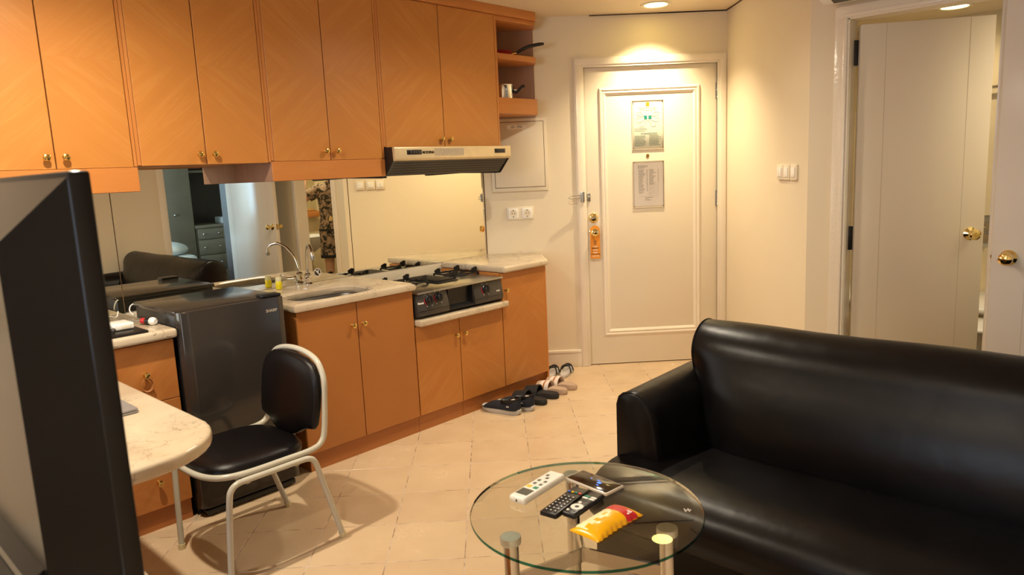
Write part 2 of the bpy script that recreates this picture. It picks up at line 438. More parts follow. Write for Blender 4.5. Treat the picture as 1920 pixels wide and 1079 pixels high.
# wall with the bedroom doorway: plane n = 4.05
b = B(True); b.box(-4.3, 0.90, 4.05, 4.17, 0, CZ); b.box(1.56, UB, 4.05, 4.17, 0, CZ); b.box(0.90, 1.56, 4.05, 4.17, 2.12, CZ)
struct('wall_bedroom', b, 'wall')
b = B(True)
for a in ((-0.25, 1.3), (3.3, 4.15)): b.box(-4.3, -4.2, a[0], a[1], 0, CZ)
b.box(-4.3, -4.2, 1.3, 3.3, 0, 0.85); b.box(-4.3, -4.2, 1.3, 3.3, 2.2, CZ); struct('wall_left', b, 'wall')
b = B(True)
for z in (0.85, 1.5, 2.16): b.box(-4.27, -4.22, 1.3, 3.3, z, z+0.05)
for n in (1.3, 2.27, 3.25): b.box(-4.27, -4.22, n, n+0.05, 0.85, 2.2)
o = struct('window_1', b, 'trimw')
b = B(True); b.faces([(-4.245, 1.3, 0.85), (-4.245, 3.3, 0.85), (-4.245, 3.3, 2.2), (-4.245, 1.3, 2.2)], [(0, 1, 2, 3)]); b.build('window_pane', 'glass', o)
# casing trims
b = B()
def casing(b, x0, x1, z1, y, wd=0.058, face=-1):
    for (a0, a1, c0, c1) in ((x0-wd, x0+0.006, 0, z1+wd), (x1-0.006, x1+wd, 0, z1+wd)):
        b.box(a0, a1, y-0.012, y, c0, c1, 0.003); 
        b.box(a0+0.008 if a0 < x0 else a0+0.016, a1-0.016 if a0 < x0 else a1-0.008, y-0.020, y-0.010, c0, c1-0.008, 0.004)
    b.box(x0-wd, x1+wd, y-0.0125, y, z1-0.006, z1+wd, 0.003); b.box(x0-wd+0.008, x1+wd-0.008, y-0.0205, y-0.010, z1+0.010, z1+wd-0.008, 0.004)
casing(b, DX0, DX1, DZ1, DY, 0.062); struct('trim_1', b, 'trimw', 'D')
b = B(True)
for n0, n1 in ((BN0-0.062, BN0+0.004), (BN1-0.004, BN1+0.062)): b.box(UB-0.014, UB, n0, n1, 0, BZ+0.055, 0.003)
b.box(UB-0.0145, UB, BN0-0.062, BN1+0.062, BZ-0.004, BZ+0.057, 0.003)
for n0, n1 in ((BN0-0.02, BN0+0.0), (BN1, BN1+0.02)): b.box(UB-0.02, UB-0.012, n0, n1, 0, BZ+0.02, 0.003)
b.box(UB-0.0205, UB-0.012, BN0-0.02, BN1+0.02, BZ, BZ+0.02, 0.003)
b.box(UB-0.012, UB+0.10, BN0-0.001, BN0+0.010, 0, BZ); b.box(UB-0.012, UB+0.10, BN1-0.010, BN1+0.001, 0, BZ); b.box(UB-0.012, UB+0.10, BN0, BN1, BZ-0.010, BZ+0.001)
struct('trim_2', b, 'trimw')
b = B(True)
b.box(0.84, 0.905, 4.035, 4.05, 0, 2.18, 0.003); b.box(1.555, 1.62, 4.035, 4.05, 0, 2.18, 0.003); b.box(0.84, 1.62, 4.0345, 4.05, 2.115, 2.18, 0.003)
b.box(0.90, 0.915, 4.05, 4.17, 0, 2.12); struct('trim_3', b, 'trimw')
b = B(True); b.box(1.548, 1.561, 4.040, 4.175, 0, 2.118); struct('trim_6', b, 'darkwood')
b = B(); b.box(1.80, 2.75, DY-0.008, DY, CZ-0.007, CZ-0.002); b.box(2.742, 2.75, -0.24, DY-0.008, CZ-0.007, CZ-0.002); struct('trim_4', b, 'darkgap', 'D')  # dark strip coloured as the shade in the gap under the ceiling
b = B(); b.box(1.40, 1.68, DY-0.014, DY, 0, 0.105, 0.002); b.box(1.40, 1.68, DY-0.020, DY, 0.105, 0.130, 0.006); struct('baseboard_entry', b, 'trimw', 'D')
b = B(); b.box(2.736, 2.75, -0.23, DY, 0, 0.105, 0.002); b.box(2.730, 2.75, -0.23, DY, 0.105, 0.130, 0.006); struct('baseboard_right', b, 'trimw', 'D')

# ---------------------------------------------------------------- entry door
t = T('door_1', None, None, 'D', (2.216, DY+0.01, 0), kind='structure')
b = t.B(); b.box(DX0+0.005, DX1-0.004, DY+0.012, DY+0.055, 0.006, DZ1-0.006, 0.002); leaf = t.part('door_leaf', b, 'doorp')
b = t.B()
px0, px1, pz0, pz1 = 1.853, 2.565, 0.215, 1.985
prof = [(0, 0.0), (0.006, 0.012), (0.016, 0.014), (0.024, 0.008), (0.036, 0.012), (0.044, 0.006), (0.052, 0.0)]
rs = []
for d, h in prof:
    y = DY+0.012-h
    rs.append([(px0+d, y, pz0+d), (px1-d, y, pz0+d), (px1-d, y, pz1-d), (px0+d, y, pz1-d)])
b.rings(rs, True, False, False); t.part('panel_molding', b, 'trimw', ang=15)
for hz in (1.937, 1.19):
    b = t.B(); b.cyl((DX1-0.004, DY-0.002, hz-0.055), (DX1-0.004, DY-0.002, hz+0.055), 0.006); b.box(DX1-0.016, DX1+0.006, DY+0.006, DY+0.012, hz-0.055, hz+0.055)
    for q in (-0.05, 0.0, 0.05): b.ball((DX1-0.004, DY-0.003, hz+q), 0.0075)
    t.part('hinge', b, 'steel')
b = t.B(); b.lathe((1.795, DY+0.012, 1.086), (0, -1, 0), [(0.034, 0), (0.034, 0.006), (0.028, 0.012), (0.020, 0.014)], 28); dd = t.part('deadbolt', b, 'brassy')
b = t.B(); b.box(1.775, 1.812, DY-0.022, DY-0.002, 1.080, 1.094, 0.004); t.part('thumb_turn', b, 'chrome', dd)
b = t.B(); b.lathe((1.797, DY+0.012, 0.985), (0, -1, 0), [(0.034, 0), (0.034, 0.005), (0.014, 0.012), (0.012, 0.030), (0.024, 0.040), (0.029, 0.055), (0.025, 0.068), (0.012, 0.073)], 28); t.part('door_knob', b, 'brassy')
b = t.B(); b.lathe((2.192, DY+0.012, 1.508), (0, -1, 0), [(0.012, 0), (0.012, 0.004), (0.008, 0.005)], 20); t.part('peephole', b, 'brass')
b = t.B(); b.box(1.752, 1.778, DY+0.002, DY+0.012, 1.205, 1.262, 0.003); b.ball((1.765, DY-0.008, 1.236), 0.009); b.cyl((1.765, DY+0.01, 1.236), (1.765, DY-0.01, 1.236), 0.005); t.part('latch_stud', b, 'steel')
t = T('swing_bar_latch', 'chrome swing bar latch folded back against the entry door frame', 'latch', 'D', (1.725, DY-0.02, 1.24))
b = t.B(); b.box(1.706, 1.732, DY-0.028, DY-0.0195, 1.205, 1.275, 0.003); b.cyl((1.716, DY-0.034, 1.21), (1.716, DY-0.034, 1.27), 0.006); t.part('base_plate', b, 'steel')
b = t.B(); b.tube([(1.716, DY-0.036, 1.252), (1.66, DY-0.045, 1.250), (1.628, DY-0.05, 1.248), (1.618, DY-0.05, 1.240), (1.628, DY-0.05, 1.231), (1.66, DY-0.045, 1.230), (1.716, DY-0.036, 1.230)], 0.0028, 8, smooth=5); t.part('swing_arm', b, 'steel')

# notices on the door
def bars(t, x0, x1, z, n, dz, y, mat, name, ragged=0.35, h=0.0025):
    b = t.B()
    for i in range(n):
        xe = x1-(x1-x0)*random.random()*ragged; x = x0
        while x < xe:
            wl = 0.004+random.random()*0.010; b.box(x, min(x+wl, xe), y-0.0004, y, z-i*dz, z-i*dz+h); x += wl+0.0016
    t.part(name, b, mat)
yN = DY+0.012
def notice(name, label, x0, x1, z0, z1, paper):
    t = T(name, label, 'notice', 'D', ((x0+x1)/2, yN, (z0+z1)/2))
    b = t.B(); b.faces([(x0, yN-0.005, z0), (x1, yN-0.005, z0), (x1, yN-0.005, z1), (x0, yN-0.005, z1)], [(0, 1, 2, 3)]); hold = t.part('acrylic_cover', b, 'acrylic')
    b = t.B(); b.box(x0-0.003, x0, yN-0.007, yN, z0-0.003, z1+0.003); b.box(x1, x1+0.003, yN-0.007, yN, z0-0.003, z1+0.003)
    b.box(x0, x1, yN-0.007, yN, z0-0.003, z0); b.box(x0, x1, yN-0.007, yN, z1, z1+0.003); t.part('holder_rim', b, 'creamp')
    b = t.B()
    for x in (x0+0.007, x1-0.007):
        for z in (z0+0.007, z1-0.007): b = t.B(); b.cyl((x, yN-0.009, z), (x, yN, z), 0.0025); t.part('screw', b, 'brass')
    b = t.B(); b.box(x0+0.008, x1-0.006, yN-0.003, yN, z0+0.010, z1-0.010); t.part('sheet', b, paper)
    return t
t = notice('evacuation_notice', 'framed evacuation plan with teal map blocks, above the peephole on the entry door', 2.087, 2.305, 1.555, 1.888, 'paper')
yp = yN-0.0032; cx, cz = 2.196, 1.775
b = t.B(); b.box(cx-0.012, cx+0.012, yp-0.0006, yp, 1.848, 1.876); t.part('gold_emblem', b, 'gold')
text(t, 'Emergency Evacuation Route', (cx, yp, 1.837), (1, 0, 0), (0, 0, 1), 0.011, 'ink')
out = [(0.0, 0.045), (0.022, 0.045), (0.022, 0.030), (0.030, 0.052), (0.055, 0.052), (0.048, 0.032), (0.078, 0.030), (0.078, 0.012), (0.056, 0.010), (0.056, -0.006), (0.078, -0.010), (0.078, -0.034), (0.052, -0.036), (0.058, -0.066), (0.024, -0.066), (0.020, -0.046), (0.006, -0.026)]
pl = [(cx+x, cz+z) for x, z in out]+[(cx-x, cz+z) for x, z in reversed(out)]
b = t.B(); b.tube([(x, yp-0.0005, z) for x, z in pl], 0.0007, 4, closed=True)
for sx in (-1, 1):
    for q in ((0.02, 0.0, 0.05, 0.03), (0.02, -0.02, 0.05, -0.035), (0.03, 0.005, 0.056, 0.002)): b.tube([(cx+sx*q[0], yp-0.0005, cz+q[1]), (cx+sx*q[2], yp-0.0005, cz+q[3])], 0.0006, 4)
t.part('floor_plan_lines', b, 'ink')
b = t.B()
for sx in (-1, 1): b.box(cx+sx*0.016-0.011, cx+sx*0.016+0.011, yp-0.0008, yp, cz-0.016, cz+0.010)
t.part('floor_plan_blocks', b, 'teal')
bars(t, 2.10, 2.20, 1.695, 3, 0.009, yp, 'ink', 'text_lines'); bars(t, 2.145, 2.265, 1.662, 2, 0.006, yp, 'inkg', 'text_lines', 0.1)
bars(t, 2.102, 2.185, 1.645, 11, 0.007, yp, 'inkg', 'text_lines', 0.3); bars(t, 2.205, 2.292, 1.648, 11, 0.007, yp, 'inkg', 'text_lines', 0.3)
t = notice('price_list_notice', 'framed two column printed list below the peephole on the entry door', 2.085, 2.305, 1.145, 1.468, 'paper2')
bars(t, 2.12, 2.21, 1.437, 3, 0.008, yp, 'ink', 'text_lines', 0.5)
bars(t, 2.125, 2.175, 1.408, 22, 0.0078, yp, 'ink', 'text_lines', 0.5); bars(t, 2.20, 2.25, 1.408, 14, 0.0078, yp, 'ink', 'text_lines', 0.5)
bars(t, 2.182, 2.190, 1.408, 20, 0.0078, yp, 'ink', 'text_lines', 0.0); bars(t, 2.262, 2.268, 1.408, 12, 0.0085, yp, 'ink', 'text_lines', 0.0)
b = t.B()
for i in range(10): b.box(2.195, 2.270, yp-0.0003, yp, 1.235+i*0.0078, 1.2355+i*0.0078)
b.box(2.125, 2.270, yp-0.0003, yp, 1.222, 1.2226); t.part('table_rules', b, 'ink')
bars(t, 2.17, 2.23, 1.212, 3, 0.009, yp, 'ink', 'text_lines', 0.6)
# door hanger
t = T('door_hanger', 'orange cardboard hanger tag looped over the entry door knob', 'door hanger', 'D', (1.797, DY-0.01, 0.985))
b = t.B(); yh = DY-0.012
outer = [(0.035*math.cos(a), 0.012+0.035*math.sin(a)) for a in [math.pi*k/14 for k in range(15)]]
pts_o = [(1.800+x, 0.985+z) for x, z in outer]+[(1.765, 0.795), (1.836, 0.795)]
ang = [math.atan2(z-0.985, x-1.797) for x, z in pts_o]
inner = [(1.797+0.018*math.cos(a), 0.985+0.018*math.sin(a)) for a in ang]
n = len(pts_o); rs = [[(x, yh, z) for x, z in pts_o], [(x, yh, z) for x, z in inner], [(x, yh+0.001, z) for x, z in inner], [(x, yh+0.001, z) for x, z in pts_o]]
rs.append(rs[0]); b.rings(rs, True, False, False); t.part('card', b, 'orange')
b = t.B(); b.box(1.791, 1.810, yh-0.0006, yh, 0.895, 0.925); t.part('emblem', b, 'tan')
text(t, 'PLEASE', (1.801, yh, 0.880), (1, 0, 0), (0, 0, 1), 0.010, 'paper2', bold=0.0003); text(t, 'MAKE UP', (1.801, yh, 0.869), (1, 0, 0), (0, 0, 1), 0.012, 'black', bold=0.0004); text(t, 'ROOM', (1.801, yh, 0.857), (1, 0, 0), (0, 0, 1), 0.010, 'paper2', bold=0.0003)
b = t.B(); b.box(1.775, 1.828, yh-0.0005, yh, 0.8475, 0.849); t.part('rule', b, 'ink')
text(t, 'PLEASE', (1.801, yh, 0.838), (1, 0, 0), (0, 0, 1), 0.010, 'paper2', bold=0.0003); text(t, 'DO NOT DISTURB', (1.801, yh, 0.826), (1, 0, 0), (0, 0, 1), 0.0085, 'black', bold=0.0004); text(t, 'THANK YOU', (1.801, yh, 0.813), (1, 0, 0), (0, 0, 1), 0.009, 'paper2', bold=0.0003)

# ---------------------------------------------------------------- bathroom door and bedroom door leaves
def leaf_door(name, hinge, ang, width, h, mat, grooves, knob_side, thick=0.038, hinges=(), zk=1.0, kn=('brassy',)):
    """hinge=(u,n); leaf runs along +x local; ang = heading in world"""
    t = T(name, None, None, 'L', (hinge[0], -hinge[1], 0), ang, kind='structure')
    b = t.B(); b.box(0.0, width, -thick/2, thick/2, 0.01, h, 0.002); t.part('door_leaf', b, mat)
    b = t.B()
    for g in grooves:
        for sy in (-1, 1): b.box(g-0.0008, g+0.0008, sy*thick/2-0.0004, sy*thick/2+0.0004, 0.012, h-0.002)
    t.part('panel_groove', b, 'groove')
    for sy in (-1, 1):
        b = t.B(); kx = width-0.062
        b.lathe((kx, sy*thick/2, zk), (0, sy, 0), [(0.033, 0), (0.033, 0.004), (0.014, 0.014), (0.012, 0.028), (0.022, 0.034), (0.028, 0.050), (0.026, 0.062), (0.014, 0.068)], 28); kk = t.part('door_knob', b, 'brassy')
        b = t.B(); b.lathe((kx, sy*(thick/2+0.068), zk), (0, sy, 0), [(0.010, 0), (0.009, 0.003), (0.004, 0.004)], 16); t.part('keyhole', b, 'brass', kk)
    b = t.B(); b.box(width-0.0005, width+0.0015, -0.012, 0.012, zk-0.028, zk+0.028); b.box(width, width+0.007, -0.006, 0.006, zk-0.007, zk+0.007); t.part('latch_plate', b, 'brass')
    return t
hu, hn = UB+0.055, BN0+0.035
fu, fn = 2.165, 2.845
aB = math.atan2(-(fn-hn), fu-hu); wB = math.hypot(fn-hn, fu-hu)
tb = leaf_door('door_2', (hu, hn), aB, wB, 2.085, 'doorp', (0.12, wB-0.11), 1, zk=1.03)
for hz in (1.955, 1.02):
    b = tb.B(); b.box(-0.022, 0.006, 0.012, 0.030, hz-0.062, hz+0.062, 0.002); b.cyl((-0.010, 0.026, hz-0.06), (-0.010, 0.026, hz+0.06), 0.009); tb.part('hinge', b, 'blackp')
h2 = (1.515, 3.93); f2 = (1.555, 3.00)
a2 = math.atan2(-(f2[1]-h2[1]), f2[0]-h2[0]); w2 = math.hypot(f2[0]-h2[0], f2[1]-h2[1])
tb2 = leaf_door('door_3', h2, a2, w2, 2.36, 'doorw', (0.115, w2-0.125), 1, zk=0.99)

# ---------------------------------------------------------------- lamps
def downlight(name, label, loc, zc, r, glow, energy, color, spot, blend=0.6, soft=0.035):
    t = T(name, label, 'ceiling light', 'L', (loc[0], -loc[1], zc), 0)
    b = t.B(); b.lathe((0, 0, 0), (0, 0, -1), [(r, 0), (r, 0.004), (r*0.93, 0.008), (r*0.76, 0.006), (r*0.74, 0.0)], 36, False, False); t.part('trim_ring', b, 'creamp')
    b = t.B(); b.lathe((0, 0, 0), (0, 0, -1), [(r*0.75, 0.001), (r*0.74, 0.003)], 36); t.part('lens', b, glow)
    l = light('lamp_beam', 'SPOT', (0, 0, -0.012), energy, color, soft, spot, blend); l.parent = t.o
    return t
le = DP(2.2, 0.83)
downlight('downlight', 'round recessed ceiling light above the entry door', le, CZ, 0.10, 'glow_entry', 62, ENTRY, 112, 1.0, 0.014)
for q, (lu, ln, en) in enumerate(((-1.42, 1.20, 88), (-2.35, 2.85, 62), (-3.2, 1.0, 30), (0.75, 1.40, 56))):  # last entry is an added fill that brightens the entry door and walls
    downlight('downlight', ['recessed ceiling light over the desk', 'recessed ceiling light behind the television', 'recessed ceiling light in the far corner', 'added unseen ceiling fill light between hob and sofa'][q], (lu, ln), CZ, 0.09, 'glow', en, WARM, 168 if q == 0 else 160, 0.85 if q == 0 else 1.0)

# ================================================================== KITCHEN
ND = 0.34     # upper door face
def knob(t, u, n, z, par, big=1.0):
    b = t.B(); b.lathe((u, n, z), (0, 1, 0), [(0.008, 0), (0.006, 0.004), (0.005, 0.010), (0.010, 0.014), (0.0145, 0.021), (0.013, 0.027), (0.006, 0.0305)], 20)
    return t.part('knob', b, 'brass', par)
def upper(label, u0, u1, mid, zb, zt, valance=None, dz=None):
    t = T('wall_cabinet', label, 'cabinet', 'K', (mid, ND, zb), group='wall cabinets over the worktop')
    b = t.B(); b.box(u0, u1, -0.045, ND-0.022, zb+0.004, zt); b.box(u0, u0+0.014, ND-0.03, ND-0.001, zb+0.003, zt); b.box(u1-0.012, u1, ND-0.03, ND-0.001, zb+0.003, zt)
    t.part('carcass', b, 'wood_v')
    for a, c, ks in ((u0+0.0165, mid-0.0024, -0.034), (mid+0.0024, u1-0.015, 0.034)):
        b = t.B(); b.box(a, c, ND-0.020, ND, zb, zt-0.002, 0.0012, 1); d = t.part('door', b, 'wood_up')
        knob(t, mid+ks, ND, zb+0.045, d)
    if valance:
        b = t.B(); b.box(u0, u1, -0.045, ND+0.001, valance, zb-0.001, 0.001, 1)
        v = t.part('valance_box', b, 'wood')
        b = t.B(); b.box(u0-0.0012, u0, -0.044, ND-0.004, valance+0.001, zb-0.002); b.box(u0, u1, -0.044, ND-0.004, valance-0.0012, valance); t.part('raw_side', b, 'raw', v, label='unvarnished pinkish brown side')
    return t
upper('wall cabinet with two doors and a valance, furthest left above the television', -1.53, -0.938, -1.240, 1.534, 2.414, 1.432)
upper('wall cabinet with two doors and no valance, hanging over the fridge', -0.936, -0.322, -0.637, 1.538, 2.414)
upper('wall cabinet with two doors and a valance, hanging over the sink', -0.320, 0.358, 0.016, 1.544, 2.414, 1.448)
t4 = upper('shorter wall cabinet with two doors directly above the range hood', 0.360, 1.284, 0.808, 1.605, 2.414)
# raw side of the valance boxes
def open_shelf():
    t = T('corner_shelf', 'open wooden corner shelf holding the pan and pot, right of the wall cabinets', 'shelf', 'K', (1.45, 0.1, 1.81))
    wu0, wn0 = 1.286, -0.045
    poly = [(wu0, wn0), (1.496, wn0), (1.770, 0.229), (1.664, 0.335), (wu0, 0.335)]
    for z0, z1, nm in ((2.150, 2.187, 'shelf_board'), (2.385, 2.414, 'top_board')):
        b = t.B(); b.prism(poly, 'z', z0, z1, 0.003); t.part(nm, b, 'wood')
    b = t.B(); b.prism([(a, c) for a, c in poly], 'z', 1.812, 1.912, 0.002); t.part('bottom_box', b, 'wood')
    b = t.B(); b.prism([(1.497, -0.043), (1.766, 0.2255), (1.760, 0.2315), (1.491, -0.037)], 'z', 1.912, 2.385); t.part('back_panel', b, 'raw')
    b = t.B(); b.box(wu0, wu0+0.012, -0.04, 0.334, 1.912, 2.385); t.part('side_panel', b, 'wood_v')
    b = t.B(); b.box(wu0+0.012, 1.49, -0.044, -0.038, 1.912, 2.385); t.part('back_panel', b, 'raw')
open_shelf()
b = B(True)
b.prism([(-1.53, -0.045), (1.496, -0.045), (1.775, 0.234), (1.655, 0.354), (-1.53, 0.354)], 'z', 2.415, CZ, 0.002)
solo('cabinet_cornice', b, 'wood', 'long orange wooden cornice between the wall cabinets and the ceiling', 'cornice', 'K', (0.3, 0.2, 2.415))

# mirror panels
for a, c, z0, z1, lb in ((-2.4, -0.9395, 0.862, 1.60, 'mirror panel behind the left worktop and the chargers'), (-0.9365, 0.3605, 0.866, 1.60, 'wide mirror panel behind the fridge and sink tap'), (0.3635, 1.492, 0.860, 1.66, 'mirror panel behind the gas hob, reflecting a plain wall')):
    b = B(True); b.box(a, c, -0.05, -0.045, z0, z1)
    solo('backsplash_mirror', b, 'mirror', lb, 'mirror', 'K', ((a+c)/2, -0.047, z0), group='mirror panels of the backsplash')
b = B(True)
for s_ in (-0.938, 0.362): b.box(s_-0.0016, s_+0.0016, -0.0505, -0.0435, 0.862, 1.53)
b.box(1.492, 1.496, -0.0505, -0.042, 0.862, 1.66)
struct('trim_5', b, 'darkgap')
# no smoking sticker
t = T('no_smoking_sticker', 'small round no smoking sticker on the mirror beside the tap', 'sticker', 'K', (0.110, -0.044, 0.917))
b = t.B(); b.lathe((0.110, -0.0448, 0.917), (0, 1, 0), [(0.024, 0), (0.024, 0.0008)], 28); t.part('disc', b, 'paper2')
b = t.B(); b.lathe((0.110, -0.0440, 0.917), (0, 1, 0), [(0.020, 0), (0.020, 0.0006)], 28); t.part('dark_field', b, 'darkgrey')
b = t.B(); b.prism([(0.093, 0.932), (0.097, 0.935), (0.127, 0.902), (0.123, 0.899)], 'y', -0.0434, -0.0428); b.box(0.102, 0.118, -0.0434, -0.0430, 0.920, 0.924); b.box(0.112, 0.118, -0.0434, -0.043, 0.924, 0.931); t.part('prohibition_bar', b, 'paper2')

# range hood
t = T('range_hood', 'slim beige range hood with black side panels under the short cabinet', 'range hood', 'K', (0.81, 0.2, 1.44))
h0, h1 = 0.362, 1.282
b = t.B(); b.prism([(-0.043, 1.603), (0.405, 1.603), (0.405, 1.53), (0.325, 1.447), (-0.043, 1.447)], 'x', h0+0.004, h1-0.004); t.part('hood_body', b, 'darkgrey')
b = t.B(); b.prism([(0.400, 1.603), (0.424, 1.603), (0.428, 1.596), (0.430, 1.540), (0.422, 1.528), (0.400, 1.526)], 'x', h0, h1, 0.0015); fp = t.part('front_panel', b, 'hoodm')
for u_ in (h0-0.002, h1-0.002):
    b = t.B(); b.prism([(-0.043, 1.603), (0.406, 1.603), (0.410, 1.528), (0.33, 1.440), (0.30, 1.436), (-0.043, 1.444)], 'x', u_, u_+0.005); t.part('side_panel', b, 'blackp')
for ua, ub, nb in ((h0+0.083, h0+0.188, 4), (h1-0.145, h1-0.052, 4)):
    b = t.B(); b.box(ua, ub, 0.424, 0.432, 1.560, 1.586, 0.002); sp = t.part('switch_panel', b, 'blackp', fp)
    for i in range(nb):
        b = t.B(); x = ua+0.022+(ub-ua-0.03)*i/nb; b.box(x, x+0.011, 0.430, 0.4345, 1.567, 1.581, 0.002); t.part('button', b, 'darkgrey', sp)
text(t, 'MODENA', (h0+0.236, 0.4312, 1.571), (1, 0, 0), (0, 0, 1), 0.020, 'black', parent=fp, bold=0.0006)
b = t.B()
for i in range(22): b.box(h0+0.285+i*0.0105, h0+0.290+i*0.0105, 0.4300, 0.4325, 1.552, 1.592)
t.part('vent_slots', b, 'groove', fp)
b = t.B()
for i in range(40): b.prism([(0.395, 1.5192), (0.335, 1.4565), (0.3345, 1.4560), (0.3945, 1.5180)], 'x', h0+0.03+i*0.0215, h0+0.032+i*0.0215)
for j in range(5): b.prism([(0.392-j*0.013, 1.5165-j*0.0136), (0.390-j*0.013, 1.514-j*0.0136), (0.3905-j*0.013, 1.513-j*0.0136)], 'x', h0+0.02, h1-0.02)
t.part('filter_mesh', b, 'blackp')
for c_ in (h0-0.004, h1-0.012): b = t.B(); b.box(c_, c_+0.018, 0.305, 0.325, 1.437, 1.446, 0.003); t.part('end_clip', b, 'blackp')

# base cabinets
NB = 0.52
def kick(t, u0, u1):
    b = t.B(); b.box(u0, u1, 0.02, NB-0.022, 0.0, 0.094); t.part('toe_kick', b, 'kick')
t = T('sink_cabinet', 'plain orange base cabinet with two doors under the sink', 'cabinet', 'K', (-0.024, NB, 0.0))
b = t.B()
b.box(-0.368, -0.352, -0.04, NB-0.021, 0.095, 0.82); b.box(0.328, 0.344, -0.04, NB-0.021, 0.095, 0.82); b.box(-0.352, 0.328, -0.04, NB-0.021, 0.095, 0.111); b.box(-0.352, 0.328, NB-0.035, NB-0.021, 0.56, 0.60); b.box(-0.352, 0.328, -0.04, -0.03, 0.11, 0.82)
t.part('carcass', b, 'wood_v')
for a, c, ks in ((-0.369, -0.0268, -0.036), (-0.0222, 0.342, 0.030)):
    b = t.B(); b.box(a, c, NB-0.020, NB, 0.098, 0.818, 0.0015, 1); d = t.part('door', b, 'lacquer'); knob(t, -0.0245+ks, NB, 0.702, d)
kick(t, -0.352, 0.345)
t = T('cooker_cabinet', 'base cabinet with two veneered doors under the gas hob', 'cabinet', 'K', (0.690, NB, 0.30))
b = t.B(); b.box(0.347, 1.045, -0.04, NB-0.021, 0.095, 0.614); t.part('carcass', b, 'wood_v')
for a, c, ks in ((0.349, 0.6752, -0.036), (0.6798, 1.043, 0.030)):
    b = t.B(); b.box(a, c, NB-0.020, NB, 0.098, 0.612, 0.0015, 1); d = t.part('door', b, 'wood_cook'); knob(t, 0.6775+ks, NB, 0.511, d)
kick(t, 0.347, 0.685); kick(t, 0.687, 1.045)
t = T('corner_cabinet', 'tall single door base cabinet at the right end near the entry door', 'cabinet', 'K', (1.26, NB, 0.30))
poly = [(1.047, -0.04), (1.50, -0.04), (1.755, 0.217), (1.47, 0.499), (1.047, 0.499)]
b = t.B(); b.prism(poly, 'z', 0.095, 0.82); t.part('carcass', b, 'wood_v')
b = t.B(); b.box(1.049, 1.458, NB-0.020, NB, 0.098, 0.818, 0.0015, 1); d = t.part('door', b, 'wood_corner'); knob(t, 1.075, NB, 0.712, d)
b = t.B(); b.prism([(1.460, 0.518), (1.472, 0.518), (1.768, 0.222), (1.756, 0.218), (1.460, 0.500)], 'z', 0.0, 0.82); t.part('end_panel', b, 'wood_v')
kick(t, 1.047, 1.462)
t = T('drawer_cabinet', 'base cabinet with three drawers left of the black fridge', 'cabinet', 'K', (-1.23, NB, 0.30))
b = t.B(); b.box(-1.56, -0.945, -0.04, NB-0.021, 0.095, 0.82); t.part('carcass', b, 'wood_v')
for z0, z1, kz in ((0.560, 0.812, 0.684), (0.322, 0.557, 0.44), (0.098, 0.319, 0.215)):
    b = t.B(); b.box(-1.195, -0.948, NB-0.020, NB, z0, z1, 0.0015, 1); d = t.part('drawer', b, 'wood_dr'); knob(t, -1.078, NB, kz, d)
    b = t.B(); b.box(-1.558, -1.198, NB-0.020, NB, z0, z1, 0.0015, 1); d = t.part('drawer', b, 'wood_dr'); knob(t, -1.378, NB, kz, d)
kick(t, -1.56, -0.947)
b = B(True)
for i in range(4): b.tube([(-1.078+0.020*math.sin(a)*(1+0.06*i), NB+0.012+0.003*i, 0.668-0.024+0.026*math.cos(a)*(1+0.04*i)) for a in [2*math.pi*k/18 for k in range(18)]], 0.0013, 6, closed=True)
solo('hair_tie', b, 'tan', 'thin orange elastic bands looped on the top drawer knob', 'elastic band', 'K', (-1.078, NB+0.012, 0.67))

# worktops
def rect_ray(cx, cy, x0, x1, y0, y1, a):
    c, s_ = math.cos(a), math.sin(a); ts = []
    if c > 1e-9: ts.append((x1-cx)/c)
    if c < -1e-9: ts.append((x0-cx)/c)
    if s_ > 1e-9: ts.append((y1-cy)/s_)
    if s_ < -1e-9: ts.append((y0-cy)/s_)
    k = min(ts); return cx+c*k, cy+s_*k
SC = (-0.085, 0.345); SA, SBB = 0.224, 0.152
def sup(a, A, Bq, e=0.62):
    c, s_ = math.cos(a), math.sin(a); return SC[0]+A*math.copysign(abs(c)**e, c), SC[1]+Bq*math.copysign(abs(s_)**e, s_)
X0, X1, Y0, Y1 = -0.392, 0.352, -0.043, 0.548
angs = sorted([2*math.pi*k/64 for k in range(64)]+[math.atan2(y-SC[1], x-SC[0]) % (2*math.pi) for x in (X0, X1) for y in (Y0, Y1)])
b = B(True); rs = []
for (ins, z) in ((0.014, 0.821), (0.004, 0.826), (0.0, 0.840), (0.003, 0.855), (0.014, 0.8645)):
    rs.append([rect_ray(SC[0], SC[1], X0+ins, X1-ins, Y0, Y1-ins, a)+(z,) for a in angs])
for (ex, z) in ((0.028, 0.8645), (0.012, 0.862), (0.0, 0.853), (0.0, 0.836), (0.01, 0.821)):
    rs.append([sup(a, SA+ex, SBB+ex)+(z,) for a in angs])
rs.append(rs[0]); b.rings(rs, True, False, False)
solo('sink_worktop', b, 'marble', 'cream marble worktop with the undermounted sink cut into it', 'worktop', 'K', (-0.02, 0.25, 0.82))
b = B(True); rs = []
an2 = [2*math.pi*k/48 for k in range(48)]
for sc_, z in ((1.06, 0.8195), (1.0, 0.8195), (0.97, 0.80), (0.93, 0.72), (0.82, 0.70), (0.15, 0.695)):
    rs.append([(SC[0]+(sup(a, SA, SBB)[0]-SC[0])*sc_, SC[1]+(sup(a, SA, SBB)[1]-SC[1])*sc_, z) for a in an2])
b.rings(rs, True, False, True)
solo('sink_basin', b, 'sinkm', 'brushed steel oval sink basin under the marble worktop', 'sink', 'K', (SC[0], SC[1], 0.69))
b = B(True); pc = [(1.050, -0.043), (1.494, -0.043), (1.768, 0.2265), (1.468, 0.548), (1.050, 0.548)]
